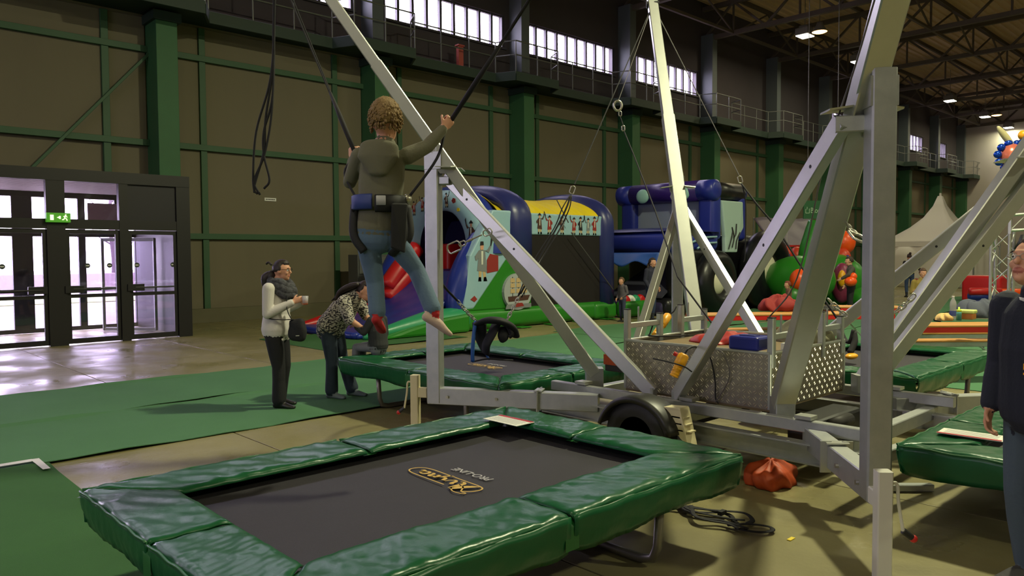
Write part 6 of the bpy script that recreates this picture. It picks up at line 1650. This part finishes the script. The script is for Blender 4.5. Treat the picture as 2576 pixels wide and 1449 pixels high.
# ------------------------------------------------------------------ ropes, chains and the spare harnesses
link0 = None
def chain(name, label, p0, p1, sag=0.0, L_=.05, r=.0055, group='chains of the bungee harnesses', big_end=False):
    global link0
    p0, p1 = vec(p0), vec(p1); t = thing(name, label, 'chain', p0, group); n = max(2, int((p1 - p0).length / (L_ * .72)))
    if link0 is None:
        m = MB(); pts = []
        for i in range(20):
            a = 2 * math.pi * i / 20; pts.append((.024 * (1 if math.cos(a) > 0 else -1) * min(1, abs(math.cos(a)) * 2) * .55 + .012 * math.cos(a), .014 * math.sin(a), 0))
        m.tube(pts, .0045, n=6, closed=True); me = bpy.data.meshes.new('link'); me.from_pydata(m.v, [], m.f); me.materials.append(CHAIN_M); me.polygons.foreach_set('use_smooth', [True] * len(me.polygons)); link0 = me
    for i in range(n):
        f = (i + .5) / n; c = p0.lerp(p1, f) - Vector((0, 0, sag * 4 * f * (1 - f))); d = (p1 - p0).normalized() - Vector((0, 0, sag * 4 * (1 - 2 * f) / (p1 - p0).length)); d.normalize()
        o = bpy.data.objects.new('link', link0); COL.objects.link(o); o.parent = t; o.location = c - p0
        qx = d.to_track_quat('X', 'Z'); o.rotation_mode = 'QUATERNION'; o.rotation_quaternion = qx @ Matrix.Rotation(math.pi / 2 * (i % 2), 4, 'X').to_quaternion(); k = (p1 - p0).length / n / .036; o.scale = (k, k, k)
    return t
def carabiner(parent, c, d, L_=.09, r=.007):
    c, d = vec(c), vec(d).normalized(); s = d.cross(Vector((fwd.x, fwd.y, 0))).normalized(); pts = []
    for i in range(24):
        a = 2 * math.pi * i / 24; pts.append(c + d * L_ / 2 * math.cos(a) + s * L_ * .28 * max(-1, min(1, 1.4 * math.sin(a))))
    MB().tube(pts, r, n=8, closed=True).build('carabiner', CHAIN_M, parent, smooth=True)
def strap_line(parent, pts, r, nm='strap', mat=ROPE): MB().tube(bez(pts, 6), r, n=8, flat=.6).build(nm, mat, parent, smooth=True)
# spare harness over the second trampoline
hd = 8.15
hn = thing('bungee_harness', 'black sit harness with blue strap hanging over the second trampoline', 'harness', PD(1235, 905, hd))
def hq(px, py, dz=0): return PD(px, py, hd + dz)
MB().tube(bez([hq(1200, 815), hq(1225, 806, -.1), hq(1260, 808, -.12), hq(1285, 822, 0), hq(1293, 842, .1)], 6), [.05 + .028 * min(1, i / 8) for i in range(25)], n=12, flat=.5).build('hip_belt', HB, hn, smooth=True)
MB().tube(bez([hq(1206, 812), hq(1208, 840, .05), hq(1215, 865, .05), hq(1222, 885), hq(1220, 892)], 6), [.085 - .0012 * abs(i - 6) - .0018 * i for i in range(25)], n=12, flat=.4).build('thigh_pad', HB, hn, smooth=True)
MB().tube(bez([hq(1250, 812), hq(1238, 838, -.06), hq(1224, 865, -.06), hq(1222, 888)], 6), .06, n=12, flat=.45).build('thigh_pad', HB, hn, smooth=True)
MB().tube(bez([hq(1264, 822), hq(1266, 845, -.03), hq(1262, 862, -.03)], 6), [.03, .042, .05, .056, .06, .062, .062, .06, .056, .05, .04, .03, .014], n=12, flat=.45).build('side_flap', HB, hn, smooth=True)
MB().tube(bez([hq(1285, 826), hq(1288, 840), hq(1280, 848)], 5), .05, n=10, flat=.5).build('hook_tab', HB, hn, smooth=True)
BLS = M('blue webbing', (34, 84, 160), .6)
strap_line(hn, [hq(1197, 808), hq(1192, 840, -.05), hq(1189, 880, -.05), hq(1189, 910, -.03)], .022, 'blue_strap', BLS)
strap_line(hn, [hq(1223, 890), hq(1228, 900), hq(1232, 905)], .02, 'blue_strap', BLS)
strap_line(hn, [hq(1188, 910, -.02), hq(1225, 903, -.05), hq(1260, 905), hq(1290, 906, .05)], .014, 'loose_strap')
chain('chain', 'zinc chain from the spare harness towards the left post', PD(1197, 806, hd), PD(1152, 758, hd - .25), .01, .06)
lt_ = thing('bungee_rope', 'black rope between the left post and the spare harness chain', 'rope', PD(1118, 725, 7.6), 'bungee ropes of the trailer'); strap_line(lt_, [PD(1152, 758, hd - .25), PD(1118, 722, 7.65), PD(1104, 700, 7.1)], .016, 'cord')
chain('chain', 'zinc chain rising from the right side of the spare harness', PD(1275, 806, hd), PD(1308, 742, hd + .05), .0, .06)
rp_ = thing('bungee_rope', 'bundle of black ropes with a carabiner in front of the yellow canopy', 'rope', PD(1440, 480, 8.6), 'bungee ropes of the trailer')
cb_ = PD(1440, 478, 8.6)
for i, (dx, dy) in enumerate(((0, 0), (4, 6), (-5, 3))): strap_line(rp_, [PD(1308 + dx, 742 + dy, hd + .05), PD(1352 + dx * 2, 658, hd + .15), PD(1402 + dx * 1.5, 570 + dy, hd + .3), PD(1424 + dx * 2, 525, 8.5), PD(1436 + dx * .5, 492, 8.58)], .014 if i == 0 else .009, 'cord')
carabiner(rp_, cb_, PD(1446, 462, 8.6) - PD(1436, 492, 8.6)); MB().tube([PD(1445, 464, 8.62), MTOP['bl']], .008, n=6).build('upper_rope', ROPE, rp_)
gy = thing('guy_rope', 'thin grey guy ropes crossing in front of the dark net', 'rope', PY(1425, 545, Y0 - .2)); 
for a, b in (((1400, 502), (1430, 560)), ((1437, 585), (1542, 728)), ((1420, 560), (1354, 664))): MB().tube([PY(*a, Y0 - .12), PY(*b, Y0 - .12)], .014, n=6).build('cord', GREYROPE, gy)
# third trampoline harness rope
r3 = thing('bungee_rope', 'black rope with carabiner slanting in front of the tractor towards the far trampoline', 'rope', PD(1862, 452, 9.6), 'bungee ropes of the trailer')
MB().tube([MTOP['bl'], PD(1860, 443, 9.6)], .006, n=6).build('upper_rope', GREYROPE, r3); carabiner(r3, PD(1862, 452, 9.6), PD(1862, 452, 9.6) - PD(1858, 436, 9.6))
strap_line(r3, [PD(1865, 462, 9.6), PD(1905, 515, 9.5), PD(1955, 576, 9.4), PD(2030, 692, 9.2), PD(2088, 775, 9.0), PD(2112, 812, 9.0)], .02, 'cord'); strap_line(r3, [PD(1868, 465, 9.6), PD(1876, 520, 9.6), PD(1874, 640, 9.6), PD(1871, 660, 9.6)], .012, 'loose_end')
h3 = thing('bungee_harness', 'black harness strap with yellow buckle hanging over the far trampoline', 'harness', PD(2140, 895, 8.6))
strap_line(h3, [PD(2108, 805, 8.9), PD(2122, 850, 8.8), PD(2138, 860, 8.7), PD(2148, 830, 8.7)], .035, 'strap'); strap_line(h3, [PD(2148, 835, 8.7), PD(2150, 860, 8.65), PD(2138, 888, 8.6)], .035, 'strap'); MB().ell(PD(2142, 896, 8.58), .11, .06, .035).build('yellow_pad', YELLOW, h3, smooth=True)
# hoist line of the far mast with ring and shackle
hl = thing('hoist_line', 'thin rope with a steel ring hanging from the far mast into the box', 'rope', PD(1555, 265, 9.6), 'bungee ropes of the trailer')
MB().tube([MTOP['bl'], PD(1556, 252, 9.6)], .005, n=6).build('upper_rope', GREYROPE, hl)
rg = PD(1554, 266, 9.6); MB().tube([rg + Vector((RT.x, RT.y, 0)) * (.05 * math.cos(a)) + Vector((0, 0, .06 * math.sin(a))) for a in [i * math.pi / 9 for i in range(18)]], .016, n=8, closed=True).build('ring', CHAIN_M, hl, smooth=True); carabiner(hl, PD(1560, 286, 9.6), (0, 0, 1), .06); carabiner(hl, PD(1568, 323, 9.5), (0, 0, 1), .06, .009)
MB().tube([PD(1560, 292, 9.6), PD(1568, 316, 9.5)], .006).build('lower_rope', ROPE, hl); MB().tube([PD(1570, 330, 9.5), PD(1596, 394, 9.1), PD(1649, 532, 8.2), PD(1705, 697, 7.3), (6.02, 3.62, .96)], .009, n=6).build('lower_rope', ROPE, hl)
cord('winch_cable', 'thin brown cable running up beside the near mast', [(5.34, 2.83, 1.2), PD(2005, 700, 5.3), PD(2076, 400, 4.5), PD(2150, 170, 4.0), PD(2200, 0, 3.75), PD(2260, -200, 3.4)], .005, GREYROPE, 'cable')
# straps hanging from the left mast top
anc = Vector(corners['fl'][2]) + Vector(corners['fl'][3]).normalized() * 5.0
hs_ = thing('bungee_rope', 'bundle of black elastic cords dangling in front of the beige wall', 'rope', anc, 'bungee ropes of the trailer')
for i, pts in enumerate((((690, 60), (680, 200), (645, 330), (637, 440), (640, 485)), ((690, 60), (684, 190), (668, 300), (664, 380), (640, 470), (648, 488)), ((688, 60), (688, 190), (682, 300), (665, 390), (640, 455), (654, 490)), ((690, 60), (686, 240), (664, 330), (664, 390), (678, 452), (664, 475)))):
    MB().tube(bez([anc, *[PD(x, y, 6.95) for x, y in pts]], 7), .0105, n=7).build('cord', ROPE, hs_, smooth=True)
# tension links between the near posts and their masts
for lb, a, b, dA, dB in (('steel link and turnbuckle beside the left post above the harness', (1120, 632), (1236, 580), 6.85, 6.6), ('steel snap hook and turnbuckle between near mast and near post', (2170, 612), (2112, 540), 4.25, 4.7)):
    pA, pB = PD(*a, dA), PD(*b, dB); tl_ = thing('turnbuckle', lb, 'turnbuckle', pA, 'tension links of the trailer'); v_ = (pB - pA)
    carabiner(tl_, pA + v_ * .2, v_, .15, .008); carabiner(tl_, pA + v_ * .38, v_, .07, .007)
    MB().cyl(pA + v_ * .45, pA + v_ * .8, .007, n=8).build('rod', CHAIN_M, tl_); MB().cyl(pA + v_ * .5, pA + v_ * .6, .012, n=8).build('nut', CHAIN_M, tl_); carabiner(tl_, pA + v_ * .92, v_, .09, .006)
chain('chain', 'dark steel chain behind the near post at the right', PD(2252, 785, 6.5), PD(2300, 742, 6.5), .01, .07)
chain('chain', 'short pale chain at the rear corner of the trailer box', PD(2084, 752, 6.7), PD(2128, 795, 6.7), .01, .06)
